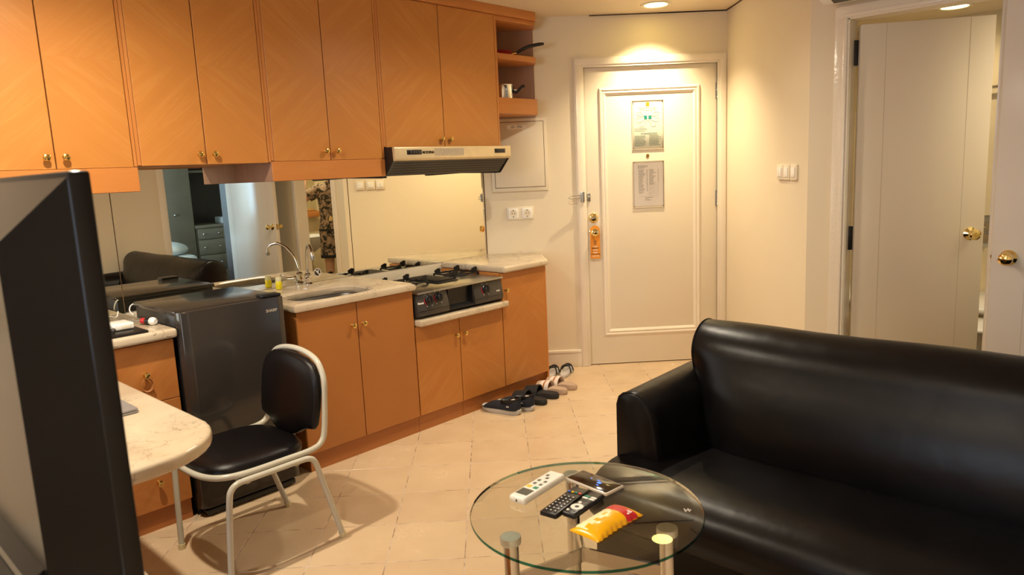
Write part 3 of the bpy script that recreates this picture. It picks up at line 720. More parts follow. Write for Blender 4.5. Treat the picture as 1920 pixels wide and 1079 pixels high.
b.prism(pc, 'z', 0.8215, 0.862, 0.013, 4); solo('corner_worktop', b, 'marble', 'cream marble top of the end cabinet right of the hob', 'worktop', 'K', (1.3, 0.25, 0.82))
b = B(True); b.box(-1.60, -0.940, -0.043, 0.560, 0.8215, 0.862, 0.013, 4); solo('side_worktop', b, 'marble', 'cream marble worktop holding the chargers, left of the fridge', 'worktop', 'K', (-1.3, 0.25, 0.82))
b = B(True); b.prism([(0.352, 0.0), (1.044, 0.0), (1.044, 0.524), (1.064, 0.524), (1.064, 0.566), (0.352, 0.566)], 'z', 0.6155, 0.651, 0.008, 3); solo('hob_ledge', b, 'marble', 'thick rounded marble ledge under the gas hob', 'worktop', 'K', (0.7, 0.28, 0.615))

# tap
t = T('sink_tap', 'chrome swan neck tap with a side lever standing behind the sink', 'tap', 'K', (0.015, 0.0, 0.865))
b = t.B(); b.lathe((0.020, 0.0, 0.864), (0, 0, 1), [(0.028, 0), (0.028, 0.004), (0.018, 0.012), (0.016, 0.035), (0.020, 0.045), (0.019, 0.058), (0.012, 0.066)], 24); bd = t.part('tap_body', b, 'chrome')
b = t.B(); b.ball((0.002, 0.020, 0.893), 0.017); b.cyl((0.010, 0.01, 0.893), (-0.03, 0.045, 0.893), 0.011, 0.009); b.tube([(-0.028, 0.043, 0.893), (-0.045, 0.056, 0.905), (-0.062, 0.070, 0.915)], 0.007, 10); t.part('lever', b, 'chrome')
b = t.B(); b.tube([(0.020, 0.0, 0.915), (0.018, 0.004, 0.96), (0.010, 0.022, 1.015), (-0.008, 0.065, 1.070), (-0.030, 0.120, 1.094), (-0.048, 0.165, 1.086), (-0.056, 0.190, 1.062), (-0.057, 0.196, 1.040)], 0.0085, 14, smooth=6); sp = t.part('spout', b, 'chrome')
b = t.B(); b.cyl((-0.057, 0.196, 1.042), (-0.057, 0.197, 1.024), 0.0125, 0.0115); t.part('aerator', b, 'steel', sp)
# bottle on the ledge
t = T('soap_bottle', 'small bottle of yellow liquid standing at the mirror behind the fridge corner', 'bottle', 'K', (-0.168, 0.012, 0.866))
b = t.B(); b.lathe((-0.168, 0.012, 0.866), (0, 0, 1), [(0.015, 0), (0.0175, 0.002), (0.0175, 0.040), (0.016, 0.044)], 20); t.part('liquid', b, 'liquid')
b = t.B(); b.lathe((-0.168, 0.012, 0.910), (0, 0, 1), [(0.016, 0), (0.0165, 0.004), (0.0165, 0.018), (0.014, 0.020)], 20); t.part('cap', b, 'clearcap')

# gas hob
t = T('gas_hob', 'black and steel gas hob with two burners and a centre grill slot', 'gas hob', 'K', (0.70, 0.27, 0.652))
g0, g1 = 0.360, 1.040
b = t.B(); b.box(g0+0.01, g1-0.01, 0.03, 0.50, 0.66, 0.792); b.box(g0+0.02, g1-0.02, 0.06, 0.46, 0.651, 0.66); body = t.part('hob_body', b, 'blackp')
b = t.B(); b.box(g0, g1, 0.02, 0.545, 0.794, 0.806, 0.003); t.part('top_plate', b, 'steel')
for a, c in ((g0, 0.592), (0.800, g1)):
    b = t.B(); b.prism([(0.50, 0.790), (0.522, 0.790), (0.540, 0.700), (0.540, 0.668), (0.50, 0.660)], 'x', a, c, 0.003); p_ = t.part('control_panel', b, 'darkgrey')
    b = t.B(); b.box(a+0.002, c-0.002, 0.5400, 0.5412, 0.696, 0.6975); t.part('panel_seam', b, 'black', p_)
b = t.B(); b.box(0.594, 0.798, 0.501, 0.512, 0.780, 0.790); b.box(0.594, 0.604, 0.501, 0.530, 0.672, 0.790); b.box(0.788, 0.798, 0.501, 0.530, 0.672, 0.790); b.prism([(0.501, 0.668), (0.534, 0.668), (0.534, 0.676), (0.501, 0.690)], 'x', 0.594, 0.798); t.part('grill_slot_frame', b, 'blackp')
def slope_n(z): return 0.522+(0.790-z)*0.2
for kx, kz in ((0.447, 0.752), (0.519, 0.757), (0.892, 0.747)):
    kn = slope_n(kz)
    b = t.B(); b.lathe((kx, kn, kz), (0, 1, 0.2), [(0.026, 0), (0.026, 0.006), (0.021, 0.010), (0.019, 0.026), (0.016, 0.030)], 24); kk = t.part('control_knob', b, 'blackp')
    b = t.B(); b.box(kx-0.003, kx+0.003, kn+0.024, kn+0.034, kz-0.016, kz+0.024, 0.001); t.part('grip', b, 'blackp', kk)
    b = t.B(); b.tube([(kx+0.031*math.cos(a), kn+0.0025-0.031*math.sin(a)*0.2, kz+0.031*math.sin(a)) for a in [R(150+8*i) for i in range(11)]], 0.0016, 6)
    t.part('heat_mark', b, 'red')
    b = t.B()
    for aa in (120, 60, 240, 300): b.box(kx+0.037*math.cos(R(aa))-0.002, kx+0.037*math.cos(R(aa))+0.002, kn+0.001-0.037*math.sin(R(aa))*0.2, kn+0.003-0.037*math.sin(R(aa))*0.2, kz+0.037*math.sin(R(aa))-0.002, kz+0.037*math.sin(R(aa))+0.002)
    t.part('dial_marks', b, 'paper2')
text(t, 'Rinnai', (0.388, slope_n(0.742)+0.001, 0.742), (1, 0, 0), (0, -0.2, 1), 0.017, 'paper2', bold=0.0004)
text(t, 'RI-302', (0.998, slope_n(0.722)+0.001, 0.722), (1, 0, 0), (0, -0.2, 1), 0.011, 'paper2', bold=0.0002)
def burner(cx, cy):
    b = t.B(); b.lathe((cx, cy, 0.806), (0, 0, 1), [(0.082, 0), (0.080, 0.005), (0.045, 0.004), (0.042, 0.016), (0.030, 0.020), (0.010, 0.022)], 28); bu = t.part('burner', b, 'black')
    b = t.B(); r_ = 0.098; z = 0.823
    for sx, sy in ((1, 0), (-1, 0), (0, 1), (0, -1)):
        if sx: b.box(cx+sx*r_-0.004, cx+sx*r_+0.004, cy-r_, cy+r_, z-0.005, z+0.004)
        else: b.box(cx-r_, cx+r_, cy+sy*r_-0.004, cy+sy*r_+0.004, z-0.005, z+0.004)
        b.box(min(cx+sx*0.04, cx+sx*r_)-0.003*abs(sy), max(cx+sx*0.04, cx+sx*r_)+0.003*abs(sy), min(cy+sy*0.04, cy+sy*r_)-0.003*abs(sx), max(cy+sy*0.04, cy+sy*r_)+0.003*abs(sx), z-0.004, z+0.006)
        for q in (-1, 1): b.box(cx+q*r_-0.005, cx+q*r_+0.005, cy+sy*r_-0.005, cy+sy*r_+0.005, 0.806, z) if sy else None
    for sx, sy in ((-1, -1), (1, -1), (-1, 1), (1, 1)):
        x = cx+sx*0.082; y = cy+sy*0.082
        b.prism([(x-0.020, z), (x+0.020, z), (x+0.024, z+0.030), (x+0.006, z+0.034), (x-0.024, z+0.022)], 'y', y-0.0025, y+0.0025)
    t.part('pan_support', b, 'black')
burner(0.505, 0.245); burner(0.930, 0.235)
b = t.B(); b.box(0.635, 0.795, 0.10, 0.40, 0.806, 0.814, 0.003)
for i in range(11): b.box(0.645, 0.785, 0.115+i*0.025, 0.127+i*0.025, 0.814, 0.822, 0.002)
t.part('grill_cover', b, 'black')

# fridge
t = T('fridge', 'small black single door fridge between the drawers and the sink', 'fridge', 'K', (-0.69, 0.3, 0))
f0, f1 = -0.936, -0.446
b = t.B(); b.box(f0+0.006, f1-0.006, 0.075, 0.515, 0.03, 0.905, 0.006); t.part('fridge_body', b, 'blackp')
b = t.B(); b.box(f0, f1, 0.065, 0.535, 0.905, 0.926, 0.005); t.part('top_panel', b, 'fridge')
b = t.B(); b.prism([(f0, 0.530), (f0+0.010, 0.566), (f0+0.040, 0.580), (f1-0.040, 0.580), (f1-0.010, 0.566), (f1, 0.530)], 'z', 0.045, 0.922, 0.003); dr = t.part('fridge_door', b, 'fridge')
b = t.B(); b.prism([(f0+0.01, 0.512), (f0+0.02, 0.531), (f1-0.02, 0.531), (f1-0.01, 0.512)], 'z', 0.05, 0.92); t.part('door_seal', b, 'black')
b = t.B(); b.box(f0+0.01, f1-0.01, 0.10, 0.505, 0.008, 0.03); b.box(f0+0.03, f1-0.03, 0.50, 0.56, 0.006, 0.030, 0.004); t.part('plinth', b, 'blackp')
for x in (f0+0.05, f1-0.05):
    for y in (0.13, 0.49): b = t.B(); b.cyl((x, y, 0), (x, y, 0.012), 0.016); t.part('foot', b, 'rubber')
b = t.B(); b.box(f1-0.105, f1-0.012, 0.495, 0.560, 0.9235, 0.937, 0.004); t.part('hinge_cover', b, 'blackp')
text(t, 'SHARP', (f1-0.078, 0.5804, 0.866), (1, 0, 0), (0, 0, 1), 0.0185, 'groove', bold=0.0002, parent=dr)
# power cable behind the fridge
b = B(True); b.tube([(-0.944, 0.08, 0.866), (-0.950, 0.055, 0.885), (-0.943, 0.05, 0.905), (-0.93, 0.055, 0.915)], 0.003, 8, smooth=5)
solo('power_cable', b, 'whitep', 'short pale cable running behind the fridge top to the worktop', 'cable', 'K', (-0.944, 0.08, 0.866))

# chargers on side worktop
t = T('charging_tray', 'flat black rectangular tray under the chargers on the left worktop', 'tray', 'K', (-1.19, 0.42, 0.863))
b = t.B(); b.box(-1.34, -1.048, 0.235, 0.545, 0.8625, 0.872, 0.004); t.part('plate', b, 'blackp')
t = T('white_charger', 'white box charger with a coiled cable on the black tray', 'charger', 'K', (-1.10, 0.42, 0.872))
b = t.B(); b.box(-1.152, -1.070, 0.350, 0.455, 0.873, 0.900, 0.006, 3); t.part('charger_body', b, 'whitep')
b = t.B(); b.box(-1.120, -1.085, 0.455, 0.458, 0.878, 0.893, 0.001); t.part('plug_face', b, 'creamp')
b = t.B(); b.tube([(-1.14, 0.35, 0.885), (-1.16, 0.30, 0.90), (-1.12, 0.26, 0.888), (-1.17, 0.24, 0.882), (-1.13, 0.22, 0.90), (-1.10, 0.25, 0.905), (-1.05, 0.18, 0.885), (-1.02, 0.12, 0.90)], 0.003, 8, smooth=6); b.tube([(-1.18, 0.33, 0.882), (-1.17, 0.27, 0.895), (-1.12, 0.24, 0.878), (-1.16, 0.20, 0.885)], 0.003, 8, smooth=6); t.part('cable', b, 'whitep')
t = T('black_charger', 'black adapter lying left of the white charger', 'charger', 'K', (-1.21, 0.42, 0.872))
b = t.B(); b.box(-1.255, -1.168, 0.375, 0.440, 0.873, 0.897, 0.005); t.part('adapter_body', b, 'blackp')
b = t.B(); b.cyl((-1.19, 0.44, 0.882), (-1.165, 0.475, 0.882), 0.009); b.ball((-1.160, 0.48, 0.883), 0.010); t.part('plug', b, 'darkgrey')
t = T('screwdriver', 'screwdriver with a white, black and red handle on the left worktop', 'screwdriver', 'K', (-0.975, 0.40, 0.879))
d_ = Vector((0.04, 0.1, 0)).normalized(); c0 = Vector((-1.002, 0.335, 0.879))
b = t.B(); b.lathe(c0, d_, [(0.008, 0), (0.013, 0.008), (0.012, 0.030)], 16); t.part('red_collar', b, 'red', label='red collar')
b = t.B(); b.lathe(c0+d_*0.030, d_, [(0.013, 0), (0.016, 0.006), (0.016, 0.028)], 12); t.part('grip', b, 'black')
b = t.B(); b.lathe(c0+d_*0.058, d_, [(0.016, 0), (0.018, 0.006), (0.017, 0.018), (0.010, 0.027)], 18); t.part('butt_cap', b, 'whitep')
b = t.B(); b.cyl(c0, c0-d_*0.07+Vector((0, 0, -0.002)), 0.003, 0.0022); t.part('blade', b, 'steel')

# pan and pot
t = T('frying_pan', 'red frying pan with a long black handle on the upper corner shelf', 'pan', 'K', (1.44, 0.16, 2.187))
pc_ = Vector((1.455, 0.188, 2.188))
b = t.B(); b.lathe(pc_, (0, 0, 1), [(0.070, 0), (0.082, 0.004), (0.098, 0.034), (0.100, 0.034), (0.094, 0.034), (0.078, 0.008), (0.01, 0.006)], 36, True, True); t.part('pan_body', b, 'panred')
hd = Vector((0.72, 0.66, 0)).normalized()
b = t.B(); q0 = pc_+hd*0.092+Vector((0, 0, 0.018)); b.cyl(q0, q0+hd*0.032+Vector((0, 0, 0.004)), 0.010, 0.009); t.part('handle_bracket', b, 'brass')
b = t.B(); hp = [q0+hd*0.028+Vector((0, 0, 0.004)), q0+hd*0.06+Vector((0, 0, 0.022)), q0+hd*0.11+Vector((0, 0, 0.043)), q0+hd*0.17+Vector((0, 0, 0.055)), q0+hd*0.215+Vector((0, 0, 0.060))]
b.tube(hp, 0.011, 12, smooth=5, rr=[0.8, 0.9, 1.05, 1.1, 1.05, 0.8]); t.part('handle', b, 'blackp')
t = T('saucepan', 'polished steel saucepan with a black side handle on the lower corner shelf', 'saucepan', 'K', (1.44, 0.18, 1.913))
sc_ = Vector((1.472, 0.200, 1.913))
b = t.B(); b.lathe(sc_, (0, 0, 1), [(0.066, 0), (0.070, 0.004), (0.070, 0.086), (0.076, 0.096), (0.074, 0.098), (0.068, 0.090), (0.066, 0.008), (0.01, 0.006)], 36); t.part('pot_body', b, 'chrome')
b = t.B(); hq = sc_+hd*0.068+Vector((0, 0, 0.062)); b.cyl(hq, hq+hd*0.028, 0.007); t.part('handle_bracket', b, 'steel')
b = t.B(); b.tube([hq+hd*0.0+Vector((0, 0, 0.024)), hq+hd*0.004+Vector((0, 0, -0.006)), hq+hd*0.025+Vector((0, 0, -0.014)), hq+hd*0.045+Vector((0, 0, 0.004)), hq+hd*0.064+Vector((0, 0, 0.022)), hq+hd*0.080+Vector((0, 0, 0.024))], 0.009, 10, smooth=5); t.part('handle', b, 'blackp')

# electrical panel, sockets, switches
t = T('fuse_box', 'cream hinged fuse box door on the wall under the corner shelf', 'fuse box', 'D', (1.28, DY, 1.30))
b = t.B(); b.box(1.082, 1.482, DY-0.014, DY, 1.300, 1.802, 0.003); t.part('box_frame', b, 'creamp')
b = t.B(); b.box(1.110, 1.455, DY-0.020, DY-0.013, 1.330, 1.775, 0.002); dd = t.part('box_door', b, 'creamp')
b = t.B()
for a in ((1.105, 1.460, 1.325, 1.328), (1.105, 1.460, 1.777, 1.780)): b.box(a[0], a[1], DY-0.0145, DY-0.0135, a[2], a[3])
for a in (1.105, 1.457): b.box(a, a+0.003, DY-0.0145, DY-0.0135, 1.325, 1.780)
t.part('door_gap', b, 'darkgap')
b = t.B(); b.box(1.205, 1.340, DY-0.0215, DY-0.020, 1.730, 1.757); lp = t.part('label_plate', b, 'paper2', dd)
text(t, 'LP - 1TD', (1.272, DY-0.0216, 1.7435), (1, 0, 0), (0, 0, 1), 0.020, 'ink', parent=lp, bold=0.0006)
t = T('wall_socket', 'double round power socket in a cream plate below the fuse box', 'socket', 'D', (1.272, DY, 1.145))
b = t.B(); b.box(1.176, 1.370, DY-0.008, DY, 1.098, 1.190, 0.003); t.part('cover_plate', b, 'creamp')
for x in (1.224, 1.322):
    b = t.B(); b.box(x-0.036, x+0.036, DY-0.014, DY-0.007, 1.108, 1.180, 0.004); f_ = t.part('socket_insert', b, 'whitep')
    b = t.B(); b.lathe((x, DY-0.0142, 1.144), (0, -1, 0), [(0.027, 0), (0.027, 0.0015), (0.023, 0.0018), (0.022, 0.0003)], 28); t.part('socket_well', b, 'creamp', f_)
    b = t.B()
    for q in (-0.009, 0.009): b.lathe((x+q, DY-0.0146, 1.144), (0, -1, 0), [(0.0032, 0), (0.0032, 0.0022)], 12)
    for q in (-0.022, 0.022): b.box(x-0.003, x+0.003, DY-0.0175, DY-0.0146, 1.144+q-0.003, 1.144+q+0.003)
    t.part('contacts', b, 'black', f_)
for i, (y, nr) in enumerate(((0.106, 1), (0.018, 1), (-0.080, 2))):
    t = T('light_switch', ['cream wall switch furthest left of three, nearest the entry door', 'middle one of three cream wall switches', 'cream wall switch furthest right of three, nearest the bathroom door'][i], 'switch', 'D', (2.75, y, 1.37), group='light switches beside the entry')
    b = t.B(); b.box(2.738, 2.75, y-0.041, y+0.041, 1.326, 1.412, 0.004); t.part('cover_plate', b, 'creamp')
    for q in ((0,) if i == 2 else (-0.014, 0.014) if i == 0 else (0,)):
        wd = 0.026 if q == 0 else 0.0125
        b = t.B(); b.box(2.733, 2.739, y+q-wd, y+q+wd, 1.343, 1.396, 0.002); t.part('rocker', b, 'whitep')

# ================================================================== DESK + LAPTOP
t = T('desk', 'cream marble topped desk with a rounded end, in front of the drawers', 'desk', 'K', (-1.7, 1.1, 0))
poly = [(-1.250, 0.525), (-1.250, 1.38)]
for k in range(9):
    a = R(10*k+5); poly.append((-1.50+0.25*math.cos(a), 1.48+0.25*math.sin(a)))
poly += [(-1.56, 1.735), (-1.70, 1.738)]
for k in range(9):
    a = R(90+10*k+5); poly.append((-1.74+0.25*math.cos(a), 1.488+0.25*math.sin(a)))
poly += [(-1.99, 0.525)]
b = t.B(); b.prism(poly, 'z', 0.708, 0.750, 0.014, 4); t.part('marble_top', b, 'marble')
b = t.B(); b.box(-1.95, -1.90, 0.54, 1.30, 0.0, 0.707); b.box(-1.90, -1.66, 1.28, 1.32, 0.0, 0.707); t.part('support_panel', b, 'wood_v')
t = T('laptop', 'closed silver laptop lying on the marble desk', 'laptop', 'K', (-1.5, 1.1, 0.751))
b = t.B(); b.box(-1.66, -1.352, 1.02, 1.248, 0.7515, 0.758, 0.003); t.part('base', b, 'laptop')
b = t.B(); b.box(-1.659, -1.353, 1.021, 1.247, 0.759, 0.766, 0.003); t.part('lid', b, 'laptop')

# ================================================================== TELEVISION
t = T('tv_cabinet', 'low cabinet with a pale marble top under the television', 'cabinet', 'K', (-2.0, 2.4, 0))
b = t.B(); b.box(-2.28, -1.700, 1.84, 2.86, 0.712, 0.750, 0.012, 3); t.part('marble_top', b, 'marble')
b = t.B(); b.box(-2.26, -1.74, 1.88, 2.82, 0.0, 0.711); t.part('carcass', b, 'wood_v')
for k in range(2):
    b = t.B(); b.box(-1.739, -1.722, 1.885+k*0.47, 2.345+k*0.47, 0.08, 0.70, 0.0015, 1); t.part('door', b, 'wood_v')
t = T('television', 'black flat television seen from behind, large and blurred at the left edge', 'television', 'K', (-1.86, 2.2, 0.751))
u_f, u_b = -1.836, -1.860; na, nb_ = 1.62, 2.690; za, zb_ = 0.83, 1.474
b = t.B(); b.box(u_b, u_f, na, nb_, za, zb_, 0.004, 2); t.part('frame', b, 'tvb')
b = t.B(); b.box(u_f-0.001, u_f+0.0015, na+0.012, nb_-0.012, za+0.016, zb_-0.012); t.part('screen', b, 'tvscreen')
b = t.B()
r0 = [(u_b+0.001, na+0.005, za+0.01), (u_b+0.001, nb_-0.004, za+0.01), (u_b+0.001, nb_-0.004, zb_-0.006), (u_b+0.001, na+0.005, zb_-0.006)]
r1 = [(-1.928, na+0.06, za+0.05), (-1.928, nb_-0.053, za+0.05), (-1.928, nb_-0.053, zb_-0.080), (-1.928, na+0.06, zb_-0.080)]
v, f = b.faces(r0+r1, [(0, 1, 5, 4), (1, 2, 6, 5), (2, 3, 7, 6), (3, 0, 4, 7), (4, 5, 6, 7)])
hs = t.part('rear_housing', b, 'tvg', ang=10)
b = t.B(); b.prism([(-1.927, 0.992), (-1.945, 0.980), (-1.945, 0.87), (-1.927, 0.86)], 'y', na+0.10, nb_-0.07); lh = t.part('lower_housing', b, 'tvg', ang=10)
for k in range(3):
    b = t.B()
    for i in range(26): b.box(-1.9460, -1.9445, nb_-0.11-k*0.28-i*0.008, nb_-0.106-k*0.28-i*0.008, 0.915, 0.962)
    t.part('speaker_grille', b, 'black')
b = t.B(); b.box(-1.90, -1.85, 2.05, 2.25, 0.765, 0.84, 0.004); t.part('stand_neck', b, 'tvb')
b = t.B(); b.box(-1.98, -1.76, 1.92, 2.38, 0.751, 0.764, 0.005); t.part('stand_base', b, 'tvb')

# ================================================================== CHAIR
t = T('dining_chair', 'black vinyl chair with a pale grey tube frame standing by the desk', 'chair', 'K', (-0.9, 1.0, 0))
nL, nR = 0.735, 1.185
hoop = [(-0.650, nR-0.010, 0.60), (-0.642, nR-0.018, 0.675), (-0.638, nR-0.065, 0.738), (-0.636, (nL+nR)/2+0.06, 0.764), (-0.636, (nL+nR)/2-0.06, 0.764), (-0.638, nL+0.065, 0.738), (-0.642, nL+0.018, 0.675), (-0.650, nL+0.010, 0.60),
        (-0.664, nL+0.006, 0.48), (-0.682, nL+0.004, 0.43), (-0.730, nL, 0.410), (-0.85, nL, 0.408), (-1.00, nL+0.004, 0.408), (-1.080, nL+0.035, 0.408), (-1.120, nL+0.11, 0.408), (-1.132, (nL+nR)/2, 0.408),
        (-1.120, nR-0.10, 0.408), (-1.080, nR-0.03, 0.408), (-1.00, nR, 0.408), (-0.85, nR+0.002, 0.408), (-0.730, nR, 0.410), (-0.682, nR-0.004, 0.43), (-0.664, nR-0.006, 0.48)]
b = t.B(); b.tube(hoop, 0.0115, 14, closed=True, smooth=5); t.part('frame_hoop', b, 'grey_tube')
for nn, nf in ((nL-0.010, 0.745), (nR+0.014, 1.180)):
    b = t.B(); b.tube([(-1.098, nf, 0.012), (-1.088, nf+(nn-nf)*0.6, 0.22), (-1.080, nn, 0.335), (-1.070, nn, 0.368), (-1.045, nn, 0.385), (-1.00, nn, 0.388), (-0.90, nn, 0.388), (-0.80, nn, 0.388), (-0.755, nn, 0.384), (-0.730, nn, 0.360), (-0.705, nn+(nf-nn)*0.2, 0.28), (-0.625, nf, 0.012)], 0.0115, 14, smooth=5)
    lg = t.part('leg_frame', b, 'grey_tube')
    b = t.B(); b.cyl((-1.098, nf, 0.0), (-1.0975, nf, 0.022), 0.014); t.part('foot_cap', b, 'clearfoot', lg)
    b = t.B(); b.cyl((-0.622, nf, 0.0), (-0.628, nf, 0.022), 0.014); t.part('foot_cap', b, 'clearfoot', lg)
b = t.B(); b.tube([(-0.80, nL-0.01, 0.380), (-0.80, nL+0.06, 0.365), (-0.80, nR-0.06, 0.365), (-0.80, nR+0.01, 0.380)], 0.009, 8, smooth=4); b.tube([(-1.00, nL-0.01, 0.380), (-1.00, nL+0.06, 0.365), (-1.00, nR-0.06, 0.365), (-1.00, nR+0.01, 0.380)], 0.009, 8, smooth=4); t.part('cross_bar', b, 'grey_tube')
b = t.B(); rs = []
def seat_ring(ins, z):
    out = []
    for k in range(40):
        a = 2*math.pi*k/40; c, s_ = math.cos(a), math.sin(a)
        out.append((-0.915+(0.205-ins)*math.copysign(abs(c)**0.55, c), (nL+nR)/2+0.004+(0.206-ins)*math.copysign(abs(s_)**0.55, s_), z+0.008*math.cos(a)*0))
    return out
for ins, z in ((0.02, 0.398), (0.002, 0.402), (0.0, 0.420), (0.010, 0.436), (0.035, 0.446), (0.08, 0.451), (0.13, 0.452)): rs.append(seat_ring(ins, z))
b.rings(rs); t.part('seat', b, 'vinyl', ang=60)
b = t.B(); rs = []
nc = (nL+nR)/2
def back_ring(sc_, du):
    pts = []
    ol = [(0, .424), (.05, .426), (.09, .440), (.13, .462), (.165, .470), (.190, .474), (.202, .490), (.210, .56), (.209, .63), (.198, .685), (.168, .725), (.12, .748), (.06, .759), (0, .761)]
    ol = ol+[(-x, z) for x, z in reversed(ol[1:-1])]
    for x, z in ol:
        z2 = 0.615+(z-0.615)*sc_; x2 = x*sc_
        pts.append((-0.668-(0.72-z2)*0.14+du+0.25*x2*x2, nc-0.006+x2*1.06, z2))
    return pts
for sc_, du in ((0.80, 0.018), (0.97, 0.014), (1.0, 0.004), (0.98, -0.010), (0.90, -0.018), (0.6, -0.024), (0.2, -0.025)): rs.append(back_ring(sc_, du))
b.rings(rs); t.part('backrest', b, 'vinyl', ang=60)

# ================================================================== SOFA
t = T('sofa', 'long black leather sofa with a rolled back and low sloping arms', 'sofa', 'K', (0.2, 3.1, 0))
def arc(cx, cz, r, a0, a1, n): return [(cx+r*math.cos(R(a0+(a1-a0)*i/n)), cz+r*math.sin(R(a0+(a1-a0)*i/n))) for i in range(n+1)]
prof = [(0.600, 0.10, 0.600), (0.606, 0.45, 0.606), (0.612, 0.66, 0.612)]+[(x, z, x-(0.0 if k < 9 else (0.002, 0.006, 0.012, 0.018, 0.024, 0.030, 0.036, 0.045)[k-9])) for k, (x, z) in enumerate(arc(0.500, 0.703, 0.115, 0, 190, 16))]
prof += [(0.400, 0.635, 0.318), (0.418, 0.59, 0.298), (0.430, 0.55, 0.284), (0.434, 0.50, 0.271), (0.428, 0.45, 0.263), (0.410, 0.40, 0.261), (0.39, 0.36, 0.265), (0.38, 0.30, 0.27), (0.38, 0.10, 0.27)]
def sofa_ring(f, shrink=1.0):
    m_ = 1-math.exp(-min(f, 1-f)*26.0); ring = []
    for ue, z_, um in prof:
        u_ = ue+(um-ue)*m_
        if shrink < 1 and z_ > 0.58: u2, z2 = 0.50+(ue-0.50)*shrink, 0.70+(z_-0.70)*shrink
        else: u2, z2 = u_, z_
        sl = 0.0
        dm = 0.03*(1-math.sqrt(max(0.0, 1-shrink**2))); n0 = 2.182+dm; n1 = 3.955-dm
        ring.append((u2, n0+(n1-n0)*f, z2+0.003*math.sin(math.pi*f*5)*(z_ > 0.75)))
    return ring
FS = [0, 0.012, 0.03, 0.05, 0.08, 0.12, 0.17, 0.25, 0.35, 0.45, 0.5]; FS = FS+[1-x for x in reversed(FS[:-1])]
b = t.B(); rs = [sofa_ring(0, q) for q in (0.3, 0.6, 0.8, 0.9, 0.96, 0.99)]+[sofa_ring(f) for f in FS]+[sofa_ring(1, q) for q in (0.99, 0.96, 0.9, 0.8, 0.6, 0.3)]
b.rings(rs); back = t.part('backrest', b, 'leather', ang=60)
for k, off in ((6, -0.001), (len(rs)-7, 0.001)):
    b = t.B(); b.tube([(p_[0], p_[1]+off, p_[2]) for p_ in rs[k][2:24]], 0.0035, 8); t.part('back_piping', b, 'leather', back)
sp_ = [(0.42, 0.10), (0.42, 0.372), (0.25, 0.376), (0.05, 0.384), (-0.06, 0.382), (-0.13, 0.372), (-0.185, 0.350), (-0.218, 0.315), (-0.222, 0.27), (-0.21, 0.225), (-0.185, 0.195), (-0.15, 0.185), (-0.10, 0.10)]
b = t.B(); rs = []
for k in range(21):
    f = k/20; e = min(1, math.sin(math.pi*min(max(f, 0.0), 1.0))*6)
    q = 1-(1-e)*0.06
    rs.append([(0.42+(u_-0.42)*q, 2.108+1.925*f, 0.10+(z_-0.10)*(1-(1-e)*0.04)) for u_, z_ in sp_])
b.rings(rs); t.part('seat', b, 'leather', ang=50)
b = t.B(); b.box(-0.145, 0.595, 2.112, 4.03, 0.045, 0.192, 0.006); t.part('base', b, 'leather')
for n_, s_ in ((2.10, 1), (4.04, -1)):
    b = t.B(); rs = []
    for k in range(12):
        u_ = (0.014, 0.022, 0.06)[k] if k < 3 else 0.06+0.52*(k-2)/9; f = (u_-0.014)/0.56; w_ = 0.045*f; ins = 0.010 if k == 0 else 0.0
        pr = [(0.0+ins, 0.300), (0.0+ins, 0.570-ins*0.5), (0.010+ins, 0.600-ins), (0.030, 0.617-ins), (0.062, 0.624-ins), (0.095+w_*.3, 0.618-ins), (0.125+w_*.6-ins, 0.596-ins), (0.150+w_-ins, 0.550), (0.166+w_-ins, 0.48), (0.174+w_*1.2-ins, 0.40), (0.180+w_*1.4-ins, 0.300)]
        rs.append([(u_, n_+s_*a, z+0.012*f) for a, z in pr])
    b.rings(rs); ar = t.part('armrest', b, 'leather', ang=50)
    b = t.B(); b.tube([(0.022, p_[1], p_[2]) for p_ in rs[1]], 0.0028, 8); t.part('arm_piping', b, 'leather', ar)
for u_ in (-0.10, 0.55):
    for n_ in (2.17, 3.98):
        b = t.B(); b.box(u_-0.025, u_+0.025, n_-0.025, n_+0.025, 0, 0.046); t.part('foot', b, 'blackp')

# ================================================================== GLASS TABLE
TC = (1.266, -2.342); TZ = 0.600; TK = 0.853
t = T('coffee_table', 'round clear glass coffee table on three chrome legs', 'table', 'D', (TC[0], TC[1], 0))
rg = 0.2935
b = t.B(); b.lathe((TC[0], TC[1], TZ-0.012), (0, 0, 1), [(rg-0.022, 0), (rg-0.001, 0.0005)], 96, True, False); b.lathe((TC[0], TC[1], TZ), (0, 0, -1), [(rg-0.024, 0), (rg-0.001, 0.003)], 96, True, False); top = t.part('glass_top', b, 'glass', ang=3)
b = t.B(); b.lathe((TC[0], TC[1], TZ-0.0115), (0, 0, 1), [(rg-0.001, 0), (rg, 0.001), (rg, 0.0065), (rg-0.001, 0.0075)], 96, False, False); t.part('glass_rim', b, 'glass_edge', top, label='dark green polished glass rim')
legs = ((1.0715, -2.446), (1.449, -2.448), (1.258, -2.108))
hz0, hz1 = 0.447, 0.484
hub = (1.260, -2.336)
